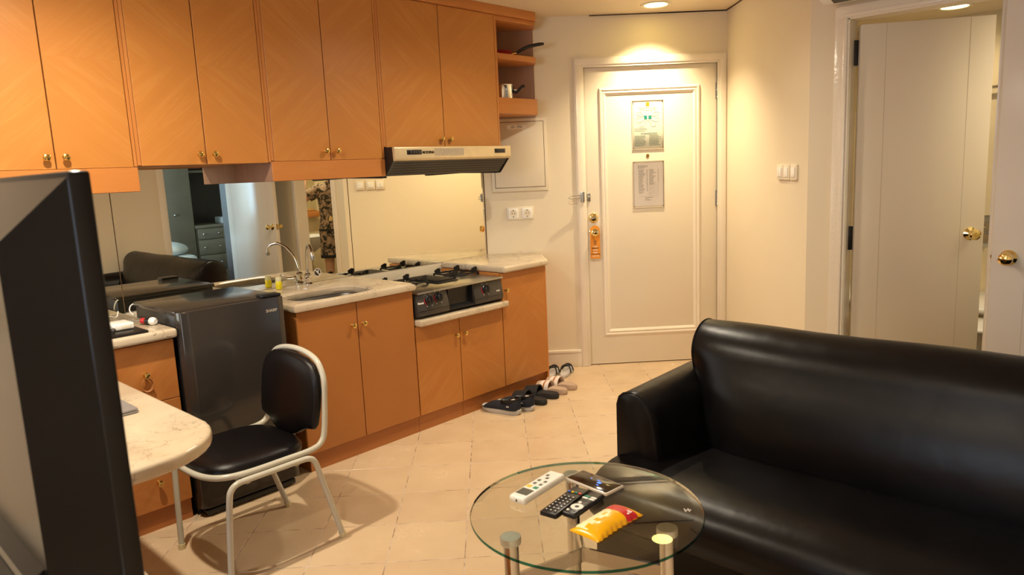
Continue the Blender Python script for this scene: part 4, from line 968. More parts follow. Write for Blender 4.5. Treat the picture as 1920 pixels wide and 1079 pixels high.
for x, y in legs:
    b = t.B(); b.lathe((x, y, TZ-0.032), (0, 0, 1), [(0.0245, 0), (0.0255, 0.002), (0.0255, 0.017), (0.0245, 0.0185)], 32); cp = t.part('leg_cap', b, 'capm')
    b = t.B(); b.lathe((x, y, 0.0), (0, 0, 1), [(0.024, 0), (0.024, 0.012), (0.0185, 0.016), (0.0185, TZ-0.033)], 28); t.part('leg', b, 'chrome')
    d = Vector((x-hub[0], y-hub[1], 0)); L = d.length-0.018; d.normalize(); n_ = Vector((-d.y, d.x, 0))*0.004
    b = t.B(); c_ = Vector((hub[0], hub[1], 0)); e_ = c_+d*L
    b.faces([(c_+n_)+Vector((0, 0, hz0)), (e_+n_)+Vector((0, 0, hz0)), (e_-n_)+Vector((0, 0, hz0)), (c_-n_)+Vector((0, 0, hz0)), (c_+n_)+Vector((0, 0, hz1)), (e_+n_)+Vector((0, 0, hz1)), (e_-n_)+Vector((0, 0, hz1)), (c_-n_)+Vector((0, 0, hz1))], [(0, 1, 2, 3), (4, 5, 6, 7), (0, 1, 5, 4), (1, 2, 6, 5), (2, 3, 7, 6), (3, 0, 4, 7)])
    t.part('brace', b, 'chrome')

b = t.B()
for i in range(4):
    for j in range(3):
        if (i+j) % 2 == 0 or j == 1: b.box(1.506+i*0.0045, 1.509+i*0.0045, -2.402+j*0.006, -2.398+j*0.006, TZ+0.0002, TZ+0.0005)
t.part('etched_mark', b, 'paper2', top)
# thin wire on the corner worktop
b = B(); zc = 0.8645
b.tube([(1.20, 1.045, zc), (1.235, 1.03, zc), (1.25, 1.035, zc+0.012), (1.262, 1.045, zc+0.014), (1.27, 1.035, zc+0.002), (1.31, 1.045, zc), (1.37, 1.06, zc)], 0.0014, 6, smooth=5)
solo('wire', b, 'groove', 'short thin bent wire lying by the wall on the corner worktop', 'wire', 'D', (1.27, 1.04, zc))

# things on the table: local x = length, written in the entry frame
def on_table(name, label, cat, near, far, z=TZ):
    near = (1.0619+(near[0]-1.0619)*TK, -4.0589+(near[1]+4.0589)*TK); far = (1.0619+(far[0]-1.0619)*TK, -4.0589+(far[1]+4.0589)*TK)
    cx, cy = (near[0]+far[0])/2, (near[1]+far[1])/2
    a = math.atan2(far[1]-near[1], far[0]-near[0])
    w_ = RD @ Vector((cx, cy, z)); tt = T(name, label, cat, 'L', w_, a-R(45)); tt.o.scale = (0.87, 0.87, 0.87); return tt
# air-conditioner remote (x: near end -> far end)
t = on_table('air_conditioner_remote', 'white air conditioner remote with a small grey display', 'remote control', (1.105, -2.000), (1.232, -1.852))
L = 0.098
b = t.B(); b.box(-L, L, -0.027, 0.027, 0.0008, 0.021, 0.008, 4); bd = t.part('remote_body', b, 'whitep'); t.o.scale = (0.95, 0.98, 1.0)
b = t.B(); b.box(-L+0.020, -L+0.056, -0.019, 0.019, 0.0205, 0.0215); t.part('display', b, 'lcd', bd)
b = t.B(); b.box(-L+0.066, -L+0.080, 0.004, 0.018, 0.0205, 0.0222, 0.001); t.part('button', b, 'yellowkey', bd, label='orange yellow button')
b = t.B(); b.box(-L+0.066, -L+0.080, -0.018, -0.004, 0.0205, 0.0222, 0.001); t.part('button', b, 'greenkey', bd, label='pale green button')
b = t.B()
for i, (x, y) in enumerate(((0.0, 0.010), (0.0, -0.010), (0.022, 0.011), (0.022, -0.010), (0.045, 0.0), (0.062, 0.010))): b.box(x-0.007, x+0.005, y-0.005, y+0.004, 0.0208, 0.0213)
t.part('button_print', b, 'ink', bd)
b = t.B(); b.lathe((-L+0.0004, 0, 0.011), (-1, 0, 0), [(0.0035, 0), (0.003, 0.001)], 14); t.part('lanyard_hole', b, 'ink', bd)
# phone
t = on_table('smartphone', 'smartphone in a clear case lying screen up near the far rim', 'phone', (1.292, -1.832), (1.405, -1.968))
b = t.B(); b.box(-0.087, 0.087, -0.042, 0.042, 0.0008, 0.0105, 0.004, 3); cs = t.part('clear_case', b, 'case')
b = t.B(); b.box(-0.081, 0.081, -0.037, 0.037, 0.0095, 0.0115, 0.001); sc_ = t.part('screen', b, 'screenoff')
b = t.B()
for x, y, w_, h_ in ((-0.020, 0.006, 0.004, 0.004), (0.004, 0.010, 0.010, 0.004), (0.014, -0.004, 0.014, 0.010), (0.022, -0.016, 0.010, 0.003)): b.box(x, x+w_, y, y+h_, 0.0115, 0.0118)
t.part('lock_icons', b, 'blueglow', sc_)
# tv remote
t = on_table('television_remote', 'long black remote with coloured keys, left of the round pad remote', 'remote control', (1.185, -2.108), (1.300, -1.958))
L = 0.095
b = t.B(); b.prism([(-L, 0.004), (-L+0.012, 0.001), (L, 0.001), (L, 0.017), (-L, 0.017)], 'y', -0.026, 0.026, 0.002); bd = t.part('remote_body', b, 'blackp')
for r_ in range(8):
    for c in range(3 if r_ < 7 else 4):
        if r_ < 7:
            b = t.B(); x = -L+0.018+r_*0.0165; y = -0.015+c*0.015; b.box(x-0.005, x+0.005, y-0.0048, y+0.0048, 0.017, 0.0195, 0.001); k_ = t.part('button', b, 'darkgrey', bd)
            b = t.B(); b.box(x-0.0018, x+0.0018, y-0.0015, y+0.0015, 0.0195, 0.0198); t.part('digit', b, 'paper2', bd)
        else:
            b = t.B(); x = L-0.040; y = 0.018-c*0.012; b.box(x-0.0035, x+0.0035, y-0.0045, y+0.0045, 0.017, 0.020, 0.001); t.part('button', b, ['bluekey', 'yellowkey', 'greenkey', 'redkey'][c], bd, label=['blue', 'yellow', 'green', 'red'][c]+' key')
# streaming remote
t = on_table('streaming_remote', 'short black remote with a white ring pad, right of the long remote', 'remote control', (1.242, -2.118), (1.348, -1.995))
L = 0.080
b = t.B(); b.box(-L, L, -0.023, 0.023, 0.0008, 0.018, 0.007, 3); bd = t.part('remote_body', b, 'blackp')
b = t.B(); b.lathe((-0.034, 0, 0.0178), (0, 0, 1), [(0.0185, 0), (0.0185, 0.0012), (0.007, 0.0012), (0.007, 0)], 32, False, False); t.part('ring_pad', b, 'whitep', bd)
b = t.B(); b.lathe((-0.034, 0, 0.0178), (0, 0, 1), [(0.0062, 0), (0.0058, 0.0018)], 20); t.part('select_button', b, 'blackp', bd)
for x, y, r_, m_ in ((-0.062, 0.012, 0.005, 'whitep'), (-0.006, 0.008, 0.006, 'whitep'), (-0.062, -0.010, 0.004, 'ink'), (-0.008, -0.010, 0.004, 'ink'), (0.010, 0.012, 0.004, 'ink'), (0.010, 0.0, 0.004, 'ink'), (0.010, -0.012, 0.004, 'ink')):
    b = t.B(); b.lathe((x, y, 0.0178), (0, 0, 1), [(r_, 0), (r_*0.8, 0.0014)], 16); t.part('button', b, m_, bd)
for x, y, m_ in ((0.026, 0.011, 'whitep'), (0.026, -0.011, 'whitep'), (0.038, 0.011, 'greenkey'), (0.038, -0.011, 'whitep')):
    b = t.B(); b.box(x-0.0042, x+0.0042, y-0.0095, y+0.0095, 0.0175, 0.0195, 0.001); t.part('app_button', b, m_, bd)
# snack bag : x from near-left (cream end) to far-right (red end)
t = on_table('snack_bag', 'yellow and red foil snack bag with a cream drip pattern', 'snack bag', (1.268, -2.232), (1.428, -2.082))
def bag_h(x, y, W, Lh):
    e = max(0.0, 1-(abs(x)/Lh)**3.0)*max(0.0, 1-(abs(y)/W)**2.4)
    return 0.023*e**0.6+0.001*math.sin(x*90+y*60)*e
NX, NY = 44, 22; Lh, W = 0.100, 0.050
b = t.B(); mats = {}
vt = [[None]*(NY+1) for _ in range(NX+1)]; vb = [[None]*(NY+1) for _ in range(NX+1)]
for i in range(NX+1):
    for j in range(NY+1):
        x = -Lh+2*Lh*i/NX; yy = -1+2*j/NY; wv = W*(1-0.10*math.cos(x/Lh*math.pi/2)); y = yy*wv+0.002*math.sin(i*1.3)*(abs(yy) > 0.9)
        hh = bag_h(x, yy*W, W, Lh)
        xx = x+(0.0016*(-1)**j if i in (0, NX) else 0)
        vt[i][j] = b.bm.verts.new((xx, y, 0.0022+hh+0.0008)); vb[i][j] = b.bm.verts.new((xx, y, 0.0012))
fm = []
for i in range(NX):
    for j in range(NY):
        f = b.bm.faces.new([vt[i][j], vt[i+1][j], vt[i+1][j+1], vt[i][j+1]])
        x = (-Lh+2*Lh*(i+0.5)/NX)/Lh; y = -1+2*(j+0.5)/NY
        drip = 0.18*(1 if int((x+1)*5.5) % 2 else 0)
        if x > 0.84: m_ = 0
        elif x > 0.36: m_ = 2
        elif y > -0.02+drip*1.6 and x > -0.86: m_ = 1
        else: m_ = 0
        f.material_index = m_
        b.bm.faces.new([vb[i][j], vb[i][j+1], vb[i+1][j+1], vb[i+1][j]])
for i in range(NX):
    b.bm.faces.new([vt[i][0], vb[i][0], vb[i+1][0], vt[i+1][0]]); b.bm.faces.new([vt[i][NY], vt[i+1][NY], vb[i+1][NY], vb[i][NY]])
for j in range(NY):
    b.bm.faces.new([vt[0][j], vt[0][j+1], vb[0][j+1], vb[0][j]]); b.bm.faces.new([vt[NX][j], vb[NX][j], vb[NX][j+1], vt[NX][j+1]])
sb = t.part('bag', b, 'yellow', ang=60); sb.data.materials.append(M['cream']); sb.data.materials.append(M['red'])
b = t.B()
for x0 in (0.050, 0.062):
    for k in range(6): b.box(x0, x0+0.008, -0.036+k*0.007, -0.031+k*0.007, 0.0185, 0.0195)
b.box(0.046, 0.070, 0.022, 0.040, 0.012, 0.0135)
t.part('printed_text', b, 'paper2')

# ================================================================== SHOES
def sole_outline(L, w, n=28, pinch=0.18, toe=1.0):
    pts = []
    for k in range(n):
        a = 2*math.pi*k/n; c, s_ = math.cos(a), math.sin(a)
        x = L/2*math.copysign(abs(c)**0.82, c); ww = w/2*(1-pinch*math.exp(-((x/L+0.08)/0.2)**2))*(1.0 if x > 0 else 0.9)
        pts.append((x, ww*math.copysign(abs(s_)**0.8, s_)))
    return pts
def sneaker(label, loc, rz):
    t = T('sneaker', label, 'shoe', 'L', (loc[0], -loc[1], 0), rz, group='pair of navy sneakers')
    b = t.B(); rs = []
    for sc_, z0, lift in ((0.93, 0.0, 0.012), (1.0, 0.010, 0.010), (1.02, 0.024, 0.004), (0.98, 0.036, 0.0)):
        rs.append([(x*sc_, y*sc_, z0+lift*max(0, (x/0.135))**2+(0.006 if x < -0.02 else 0)*(z0 > 0.02)) for x, y in sole_outline(0.27, 0.098)])
    b.rings(rs); t.part('sole', b, 'sole')
    b = t.B(); rs = []
    for i in range(17):
        x = -0.134+0.270*i/16; f = i/16
        hh = 0.092-0.010*math.cos(f*9)*0 if f < 0.12 else (0.090-0.030*math.sin(min(1, (f-0.12)/0.4)*math.pi/2) if f < 0.52 else 0.060*(1-((f-0.52)/0.50)**2.2)+0.010)
        ww = 0.0475*(1-0.12*math.exp(-((f-0.4)/0.2)**2))*math.sqrt(max(0.05, 1-abs(2*f-1)**6))
        rs.append([(x, ww*math.cos(math.pi*k/12)*(1-0.25*math.sin(math.pi*k/12)**2*(f < 0.5)), 0.030+(hh-0.028)*math.sin(math.pi*k/12)) for k in range(13)])
    b.rings(rs); t.part('upper', b, 'navy', ang=60)
    b = t.B(); rs = [[(-0.062+0.058*s_*math.cos(2*math.pi*k/24), 0.026*s_*math.sin(2*math.pi*k/24), z+0.010*(-math.cos(2*math.pi*k/24))) for k in range(24)] for s_, z in ((1.0, 0.070), (1.12, 0.080), (1.05, 0.088), (0.90, 0.084), (0.80, 0.078))]
    b.rings(rs, True, False, True); t.part('collar', b, 'black', ang=60)
    b = t.B(); b.ball((-0.090, 0.0, 0.0852), 0.018, (1, 0.8, 0.3)); t.part('insole', b, 'sole')
    b = t.B(); b.tube([(-0.128, 0, 0.085), (-0.137, 0, 0.100), (-0.130, 0, 0.108)], 0.006, 8); t.part('heel_tab', b, 'navy')
    for sy in (-1, 1):
        b = t.B(); b.box(-0.080, -0.062, sy*0.0445-0.0008, sy*0.0445+0.0008, 0.050, 0.058); t.part('side_badge', b, 'sole')
    return t
def hd2(toe, heel):     # heading of local +x from heel to toe, in (u,n)
    return math.atan2(-(toe[1]-heel[1]), toe[0]-heel[0])
sneaker('navy sneaker with a pale sole, nearest the room of the shoe row', (0.872, 0.642), hd2((0.845, 0.515), (0.898, 0.765)))
sneaker('navy sneaker with a pale sole, tucked between its pair and the black slides', (0.975, 0.662), hd2((0.945, 0.54), (0.995, 0.79)))
def slide(label, loc, rz, sm, strap, group, stripes=False, L=0.26):
    t = T('slide_sandal', label, 'sandal', 'L', (loc[0], -loc[1], 0), rz, group=group)
    b = t.B(); rs = []
    for sc_, z0 in ((0.94, 0.0), (1.0, 0.008), (1.0, 0.022), (0.95, 0.030), (0.85, 0.027)):
        rs.append([(x*sc_, y*sc_, z0+0.006*(x < 0)*(z0 > 0.01)) for x, y in sole_outline(L, 0.092)])
    b.rings(rs); t.part('sole', b, sm)
    x0, x1 = 0.005, 0.100
    bands = [(x0, x1, strap)] if not stripes else [(x0, x0+0.028, 'pinkish'), (x0+0.028, x0+0.040, 'tan'), (x0+0.040, x0+0.068, 'pinkish'), (x0+0.068, x1, 'beige')]
    for a, c, m_ in bands:
        b = t.B(); rs = []
        for x in (a, (a+c)/2, c):
            hh = 0.062-0.18*(x-0.03)
            o_ = [(x, 0.052*math.cos(math.pi*k/14), 0.014+hh*math.sin(math.pi*k/14)) for k in range(15)]
            i_ = [(x, 0.047*math.cos(math.pi*k/14), 0.014+(hh-0.005)*math.sin(math.pi*k/14)) for k in range(14, -1, -1)]
            rs.append(o_+i_)
        b.rings(rs); t.part('strap', b, m_, ang=50)
    return t
slide('black foam slide nearest the sneakers', (1.108, 0.655), hd2((1.085, 0.53), (1.128, 0.78)), 'slide', 'slide', 'pair of black slides')
slide('black foam slide nearest the beige slides', (1.235, 0.640), hd2((1.200, 0.51), (1.268, 0.755)), 'slide', 'slide', 'pair of black slides')
slide('beige slide with white and tan striped strap, touching the black slide', (1.350, 0.640), hd2((1.330, 0.52), (1.367, 0.76)), 'beige', 'pinkish', 'pair of beige striped slides', True, 0.23)
slide('beige slide with white and tan striped strap, furthest from the black slides', (1.460, 0.632), hd2((1.442, 0.515), (1.478, 0.750)), 'beige', 'pinkish', 'pair of beige striped slides', True, 0.23)
for lb, (X, Y) in (('pale soled sandal with thin black straps, against the cabinet end', (1.447, 0.885)), ('pale soled sandal with thin black straps, nearer the entry door frame', (1.548, 0.905))):
    c = DP(X, Y); t = T('strappy_sandal', lb, 'sandal', 'L', (c[0], -c[1], 0), R(-45+70), group='pair of black strap sandals')
    b = t.B(); rs = []
    for sc_, z0 in ((0.95, 0.0), (1.0, 0.006), (1.0, 0.022), (0.95, 0.027)): rs.append([(x*sc_, y*sc_, z0) for x, y in sole_outline(0.24, 0.082)])
    b.rings(rs); t.part('sole', b, 'sole')
    b = t.B()
    b.tube([(0.03, 0.042, 0.02), (0.045, 0.025, 0.052), (0.05, 0.0, 0.062), (0.045, -0.025, 0.052), (0.03, -0.042, 0.02)], 0.005, 8, smooth=4)
    b.tube([(0.05, 0.0, 0.062), (0.09, 0.0, 0.028)], 0.005, 8); b.tube([(-0.04, 0.040, 0.02), (-0.02, 0.028, 0.058), (-0.015, 0.0, 0.072), (-0.02, -0.028, 0.058), (-0.04, -0.040, 0.02)], 0.005, 8, smooth=4)
    b.tube([(-0.02, 0.028, 0.058), (0.045, -0.025, 0.052)], 0.005, 8); t.part('straps', b, 'rubber')

# ================================================================== AIR CONDITIONER
t = T('air_conditioner', 'white wall mounted air conditioner above the bathroom door frame', 'air conditioner', 'K', (1.67, 2.7, 2.15))
b = t.B(); b.prism([(UB, 2.195), (1.63, 2.175), (1.575, 2.190), (1.555, 2.225), (1.555, 2.39), (1.58, 2.42), (UB, 2.43)], 'y', 2.225, 3.08, 0.008, 3); t.part('housing', b, 'whitep')
b = t.B(); b.prism([(1.628, 2.1755), (1.578, 2.189), (1.575, 2.186), (1.625, 2.172)], 'y', 2.28, 3.02); t.part('outlet_flap', b, 'ink')

# ================================================================== BATHROOM
BZc = 2.36
BP = [(1.875, 2.23), (2.60, 1.5), (3.95, 1.5), (3.95, 4.40), (1.875, 4.40)]
b = B(True); b.prism(BP, 'z', 0.002, 0.006); struct('floor_bathroom', b, 'bathfloor_shade')
b = B(True); b.prism(BP, 'z', BZc, BZc+0.05); struct('ceiling_bathroom', b, 'ceil')
b = B(True); b.box(3.85, 3.95, 1.5, 4.4, 0, CZ); struct('wall_bathroom_far', b, 'bathtile')
b = B(True); b.box(1.875, 3.95, 4.30, 4.40, 0, CZ); struct('wall_bathroom_basin', b, 'bathtile')
b = B(True); b.box(2.60, 3.95, 1.45, 1.55, 0, CZ); struct('wall_bathroom_end', b, 'bathtile')
downlight('downlight', 'recessed ceiling light inside the bathroom, seen over the ajar door', (3.40, 2.40), BZc, 0.105, 'glow_bath', 15, BATHC, 160, 0.8)
downlight('downlight', 'recessed bathroom ceiling light above the basin', (2.45, 3.5), BZc, 0.10, 'glow_bath', 40, BATHC, 160, 0.8)
t = T('bathtub', 'cream bathtub with tiled side seen through the bathroom door gap', 'bathtub', 'K', (3.5, 2.6, 0))
b = t.B(); b.box(3.20, 3.84, 1.60, 3.30, 0.03, 0.40, 0.01); t.part('tiled_side', b, 'bathtile')
b = t.B(); b.box(3.17, 3.845, 1.58, 3.32, 0.40, 0.45, 0.02, 3); t.part('tub_rim', b, 'ceramic')
t = T('shower_mixer', 'round chrome shower mixer on the bathroom wall above the tub', 'shower mixer', 'K', (3.84, 2.57, 0.93))
b = t.B(); b.lathe((3.85, 2.575, 0.88), (-1, 0, 0), [(0.11, 0), (0.11, 0.008), (0.10, 0.012)], 32); t.part('wall_plate', b, 'steel')
b = t.B(); b.cyl((3.84, 2.575, 0.92), (3.77, 2.575, 0.92), 0.028); b.cyl((3.84, 2.575, 0.83), (3.78, 2.575, 0.83), 0.032); b.cyl((3.775, 2.575, 0.92), (3.775, 2.50, 0.92), 0.010); t.part('handles', b, 'chrome')
b = B(True); b.tube([(3.80, 1.7, 1.86), (3.80, 3.4, 1.86)], 0.012, 10); solo('shower_rail', b, 'chrome', 'chrome shower curtain rail high in the bathroom', 'rail', 'K', (3.8, 2.6, 1.86))
t = T('toilet', 'white toilet lid seen low through the bathroom door gap', 'toilet', 'K', (2.95, 2.62, 0))
b = t.B(); b.lathe((2.90, 2.66, 0.006), (0, 0, 1), [(0.12, 0), (0.11, 0.15), (0.17, 0.36), (0.18, 0.38)], 28); t.part('bowl', b, 'ceramic')
b = t.B(); b.box(2.70, 3.08, 2.50, 2.86, 0.385, 0.41, 0.012, 3); t.part('lid', b, 'ceramic')
# basin
t = T('wash_basin', 'white wall hung wash basin with a chrome tap, seen in the kitchen mirror', 'wash basin', 'K', (2.45, 4.05, 0.5))
bc = (2.40, 4.02)
b = t.B(); rs = []
for a_, b_, z in ((0.16, 0.12, 0.58), (0.24, 0.19, 0.64), (0.29, 0.235, 0.73), (0.30, 0.245, 0.775), (0.285, 0.23, 0.785), (0.23, 0.18, 0.76), (0.10, 0.08, 0.67)):
    rs.append([(bc[0]+a_*math.cos(2*math.pi*k/32), bc[1]+b_*math.sin(2*math.pi*k/32), z) for k in range(32)])
b.rings(rs); b.box(2.14, 2.66, 4.15, 4.30, 0.66, 0.785, 0.01); t.part('bowl', b, 'ceramic')
b = t.B(); b.cyl((2.40, 4.20, 0.785), (2.40, 4.20, 0.90), 0.024, 0.018); b.tube([(2.40, 4.20, 0.86), (2.40, 4.12, 0.87), (2.40, 4.07, 0.845)], 0.012, 10); b.ball((2.40, 4.20, 0.92), 0.030); t.part('basin_tap', b, 'chrome')
b = t.B(); b.cyl((2.40, 4.05, 0.58), (2.40, 4.05, 0.34), 0.020); b.tube([(2.40, 4.05, 0.36), (2.40, 4.06, 0.28), (2.40, 4.12, 0.26), (2.40, 4.18, 0.30), (2.40, 4.29, 0.32)], 0.020, 12, smooth=4); t.part('drain_pipe', b, 'chrome')
t = T('mirror_cabinet', 'pale mirror cabinet with a wooden lower rail above the basin', 'cabinet', 'K', (2.35, 4.25, 1.0))
b = t.B(); b.box(1.95, 2.80, 4.26, 4.30, 1.06, 1.80, 0.004); t.part('mirror_door', b, 'mirror')
b = t.B(); b.box(1.93, 2.82, 4.20, 4.30, 0.985, 1.055, 0.004); t.part('wooden_rail', b, 'brass'); t.o.children[-1].data.materials[0] = M['wood']
b = B(True); b.lathe((2.26, 4.17, 0.787), (0, 0, 1), [(0.018, 0), (0.018, 0.06), (0.010, 0.068), (0.010, 0.08), (0.014, 0.082), (0.014, 0.10)], 16)
solo('lotion_bottle', b, 'clearcap', 'small clear bottle with a dark cap on the wash basin', 'bottle', 'K', (2.26, 4.17, 0.785))

# person in the bathroom, seen only in the kitchen mirror
def skin_chain(name, verts, edges, radii, mat, parent, root=0, lv=2):
    me = bpy.data.meshes.new(name); me.from_pydata(verts, edges, []); o = bpy.data.objects.new(name, me); COL.objects.link(o); o.parent = parent
    m_ = o.modifiers.new('skin', 'SKIN'); m_.use_smooth_shade = True
    sv = me.skin_vertices[0].data
    for i, r_ in enumerate(radii): sv[i].radius = r_ if isinstance(r_, tuple) else (r_, r_)
    for i in range(len(verts)): sv[i].use_root = (i == root)
    s2 = o.modifiers.new('sub', 'SUBSURF'); s2.levels = lv; s2.render_levels = lv
    me.materials.append(M[mat]); return o
pt = T('person', 'person in patterned shirt and shorts, one arm raised, reflected in the kitchen mirror', 'person', 'L', (2.47, -3.36, 0.006), R(210.5))
V_ = [(0, 0, .90), (0, 0.0, 1.00), (0, 0.0, 1.15), (0, -0.01, 1.30), (0, -0.01, 1.38), (0, 0.0, 1.45), (0, 0.02, 1.53), (0, 0.015, 1.61),
      (-.09, 0, .84), (-.10, 0.01, .48), (-.10, -0.02, .10), (-.11, 0.10, .035), (.09, 0, .84), (.10, 0.01, .48), (.10, -0.02, .10), (.11, 0.10, .035),
      (-.16, -0.01, 1.33), (-.24, 0.0, 1.08), (-.20, 0.16, .92), (.16, -0.01, 1.33), (.345, 0.06, 1.20), (.30, 0.16, 1.42), (.285, .175, 1.47), (-.19, .21, .89)]
E_ = [(0, 1), (1, 2), (2, 3), (3, 4), (4, 5), (5, 6), (6, 7), (0, 8), (8, 9), (9, 10), (10, 11), (0, 12), (12, 13), (13, 14), (14, 15), (3, 16), (16, 17), (17, 18), (18, 23), (3, 19), (19, 20), (20, 21), (21, 22)]
rr_ = [(.14, .10), (.125, .09), (.14, .10), (.15, .095), .055, .055, (.075, .09), (.065, .08), .085, .055, .036, .03, .085, .055, .036, .03, .055, .042, .028, .055, .042, .029, .03, .03]
skin_chain('body', V_, E_, rr_, 'skin', pt.o)
for sgn, base, dirv in ((1, Vector((.285, .178, 1.50)), Vector((-.10, .25, 1)).normalized()), (-1, Vector((-.188, .235, .88)), Vector((0.1, 1, -.35)).normalized())):
    side = dirv.cross(Vector((0, -1, 0.2))).normalized()
    for q in range(5):
        ln = (0.062, 0.074, 0.080, 0.075, 0.05)[q]; off = side*((q-1.5)*0.019) if q < 4 else side*-0.036
        s0 = base+off-(dirv*0.02 if q < 4 else dirv*0.035); dv = dirv if q < 4 else (dirv*0.7-side*0.7).normalized()
        k1 = s0+dv*ln*0.5; k2 = s0+(dv+Vector((0, 0.25, -0.1))).normalized()*ln
        skin_chain('finger', [tuple(s0), tuple(k1), tuple(k2)], [(0, 1), (1, 2)], [.0095, .009, .008], 'skin', pt.o, lv=1)
b = pt.B(); rs = []
for z, a_, b_ in ((0.86, .185, .135), (0.92, .178, .13), (1.02, .162, .118), (1.15, .170, .122), (1.27, .188, .122), (1.35, .170, .10), (1.395, .095, .078), (1.41, .070, .066)):
    rs.append([(a_*math.cos(2*math.pi*k/28)*1.0, -0.005+b_*math.sin(2*math.pi*k/28), z) for k in range(28)])
b.rings(rs, True, False, False)
for sg, e in ((1, Vector((.27, .03, 1.255))), (-1, Vector((-.225, 0.0, 1.17)))):
    s0 = Vector((sg*.125, -0.005, 1.335)); d_ = e-s0
    b.lathe(s0, d_, [(.070, 0), (.072, d_.length*.4), (.068, d_.length)], 20, True, False)
sh = pt.part('shirt', b, 'cloth', ang=60)
b = pt.B(); rs = []
for z, sc_ in ((0.885, 1.02), (0.862, 1.035)): rs.append([(.185*sc_*math.cos(2*math.pi*k/28), -0.005+.135*sc_*math.sin(2*math.pi*k/28), z) for k in range(28)])
b.rings(rs, True, False, False)
pt.part('shirt_hem_band', b, 'black', sh)
for sg in (-1, 1):
    b = pt.B(); rs = []
    for z, a_, b_ in ((0.93, .09, .11), (0.84, .105, .120), (0.70, .105, .105), (0.56, .108, .105)): rs.append([(sg*.082+a_*math.cos(2*math.pi*k/24), b_*math.sin(2*math.pi*k/24), z) for k in range(24)])
    b.rings(rs, True, False, False); so = pt.part('shorts_leg', b, 'cloth', ang=60)
    b = pt.B(); b.rings([[(sg*.082+.111*math.cos(2*math.pi*k/24), .108*math.sin(2*math.pi*k/24), z) for k in range(24)] for z in (0.555, 0.59)], True, False, False); pt.part('hem_band', b, 'black', so)
b = pt.B(); b.ball((0, -0.012, 1.565), 0.098, (0.86, 1.0, 1.12)); b.ball((0, -0.075, 1.47), 0.055, (1.1, 0.6, 1.5)); pt.part('hair', b, 'hair', ang=80)
b = pt.B(); b.ball((0, 0.112, 1.53), 0.013, (0.8, 1.2, 1.4)); pt.part('nose', b, 'skin')
for sg in (-1, 1):
    b = pt.B(); b.ball((sg*0.030, 0.098, 1.552), 0.010); pt.part('eye', b, 'ceramic')
    b = pt.B(); b.ball((sg*0.082, 0.005, 1.535), 0.022, (0.4, 0.8, 1.3)); pt.part('ear', b, 'skin')
b = pt.B(); b.ball((0, 0.100, 1.492), 0.018, (1.2, 0.5, 0.4)); pt.part('mouth', b, 'red')

# ================================================================== BEDROOM (seen only in the kitchen mirror)
b = B(True); b.box(-1.6, 3.4, 4.17, 7.9, 0.001, 0.004); struct('floor_bedroom', b, 'darkwood')
b = B(True); b.box(-1.6, 3.5, 4.15, 8.0, CZ, CZ+0.1); struct('ceiling_bedroom', b, 'ceil')
b = B(True); b.box(-1.6, 3.5, 7.9, 8.0, 0, CZ); b.box(3.4, 3.5, 4.4, 7.9, 0, CZ); 
for n0, n1 in ((4.15, 4.40), (5.60, 6.60), (7.80, 8.0)): b.box(-1.7, -1.6, n0, n1, 0, CZ)
for n0, n1 in ((4.40, 5.60), (6.60, 7.80)): b.box(-1.7, -1.6, n0, n1, 0, 0.8); b.box(-1.7, -1.6, n0, n1, 2.2, CZ)
struct('wall_bedroom_far', b, 'wall')
for k_, (n0, n1) in enumerate(((4.40, 5.60), (6.60, 7.80))):  # first window is made up around the added wardrobe fill
    b = B(True)
    for z in (0.80, 2.16): b.box(-1.68, -1.62, n0, n1, z, z+0.04)
    for n in (n0, (n0+n1)/2-0.02, n1-0.04): b.box(-1.68, -1.62, n, n+0.04, 0.80, 2.2)
    struct('window_%d' % (k_+2), b, 'trimw')
t = T('wardrobe', 'tall grey brown wardrobe in the bedroom, seen in the kitchen mirror', 'wardrobe', 'K', (1.4, 6.2, 0))
b = t.B(); b.box(0.6, 2.00, 6.0, 6.6, 0.004, 2.42); t.part('carcass', b, 'wardrobe')
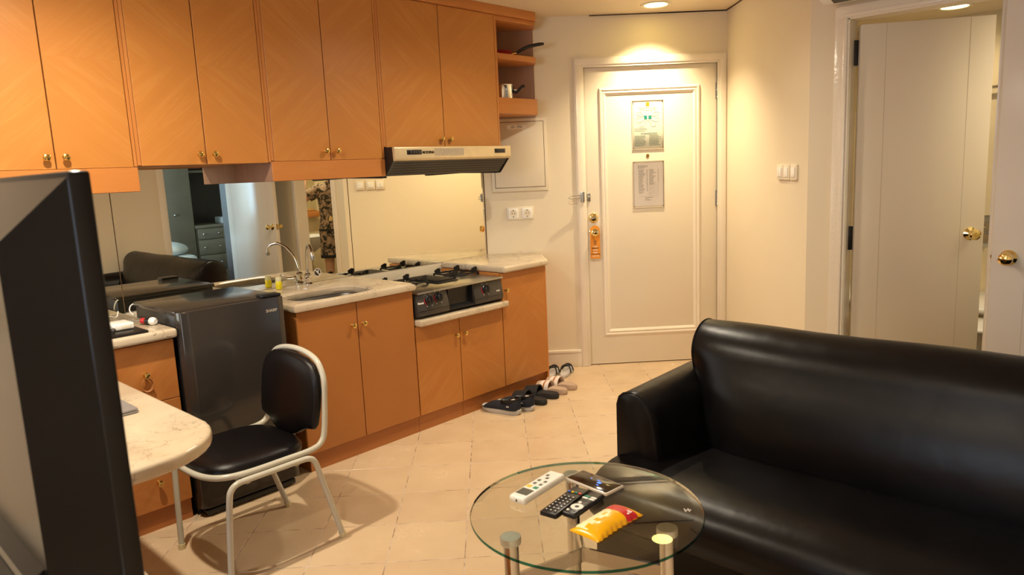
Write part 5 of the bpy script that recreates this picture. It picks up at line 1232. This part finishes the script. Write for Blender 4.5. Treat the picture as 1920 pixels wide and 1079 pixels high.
for a, c in ((0.62, 1.29), (1.30, 1.99)):
    b = t.B(); b.box(a, c, 5.98, 6.0, 0.06, 2.40, 0.003); d = t.part('door', b, 'wardrobe'); b = t.B(); b.ball(((c-0.05) if a < 1 else (a+0.45), 5.965, 1.06), 0.016); t.part('knob', b, 'chrome', d)
t = T('dresser', 'low bedroom dresser with rows of drawers and steel knobs, beside the wardrobe', 'dresser', 'K', (2.35, 6.2, 0))
b = t.B(); b.box(2.01, 2.75, 6.0, 6.55, 0.004, 0.86); t.part('carcass', b, 'wardrobe')
b = t.B(); b.box(2.00, 2.76, 5.97, 6.56, 0.86, 0.90, 0.004); t.part('top', b, 'wardrobe')
for z0, z1 in ((0.71, 0.85), (0.50, 0.70), (0.28, 0.49), (0.05, 0.27)):
    b = t.B(); b.box(2.03, 2.73, 5.98, 6.0, z0, z1, 0.003); d = t.part('drawer', b, 'wardrobe')
    for x in (2.10, 2.31): b = t.B(); b.ball((x, 5.97, (z0+z1)/2), 0.013); t.part('knob', b, 'chrome', d)
b = t.B(); b.box(2.01, 2.9, 6.56, 6.60, 0.9, 2.42); t.part('niche_backing', b, 'darkwood')
b = t.B(); b.box(2.01, 2.9, 6.10, 6.56, 1.60, 1.63); t.part('niche_shelf', b, 'wardrobe')
for z0, z1 in ((0.902, 0.99), (1.02, 1.09)):
    pass
b = B(True); b.box(2.42, 2.62, 6.05, 6.30, 0.901, 0.985, 0.008); solo('storage_box', b, 'linen', 'small pale blue box on the bedroom dresser', 'box', 'K', (2.5, 6.15, 0.901))
t = T('bed', 'bed corner with pale bedding, seen past the sofa in the kitchen mirror', 'bed', 'K', (1.0, 5.4, 0))
b = t.B(); b.box(-0.3, 1.55, 4.9, 5.8, 0.10, 0.40, 0.02); t.part('bed_base', b, 'darkwood')
b = t.B(); b.box(-0.3, 1.55, 4.9, 5.8, 0.40, 0.62, 0.06, 4); t.part('mattress', b, 'linen')
b = t.B(); b.ball((1.30, 5.35, 0.68), 0.28, (1.0, 1.3, 0.36), 24, 14); t.part('pillow', b, 'linen')
for x, y in ((-0.2, 5.0), (1.45, 5.0), (-0.2, 5.7), (1.45, 5.7)): b = t.B(); b.box(x-0.03, x+0.03, y-0.03, y+0.03, 0.004, 0.10); t.part('leg', b, 'darkwood')
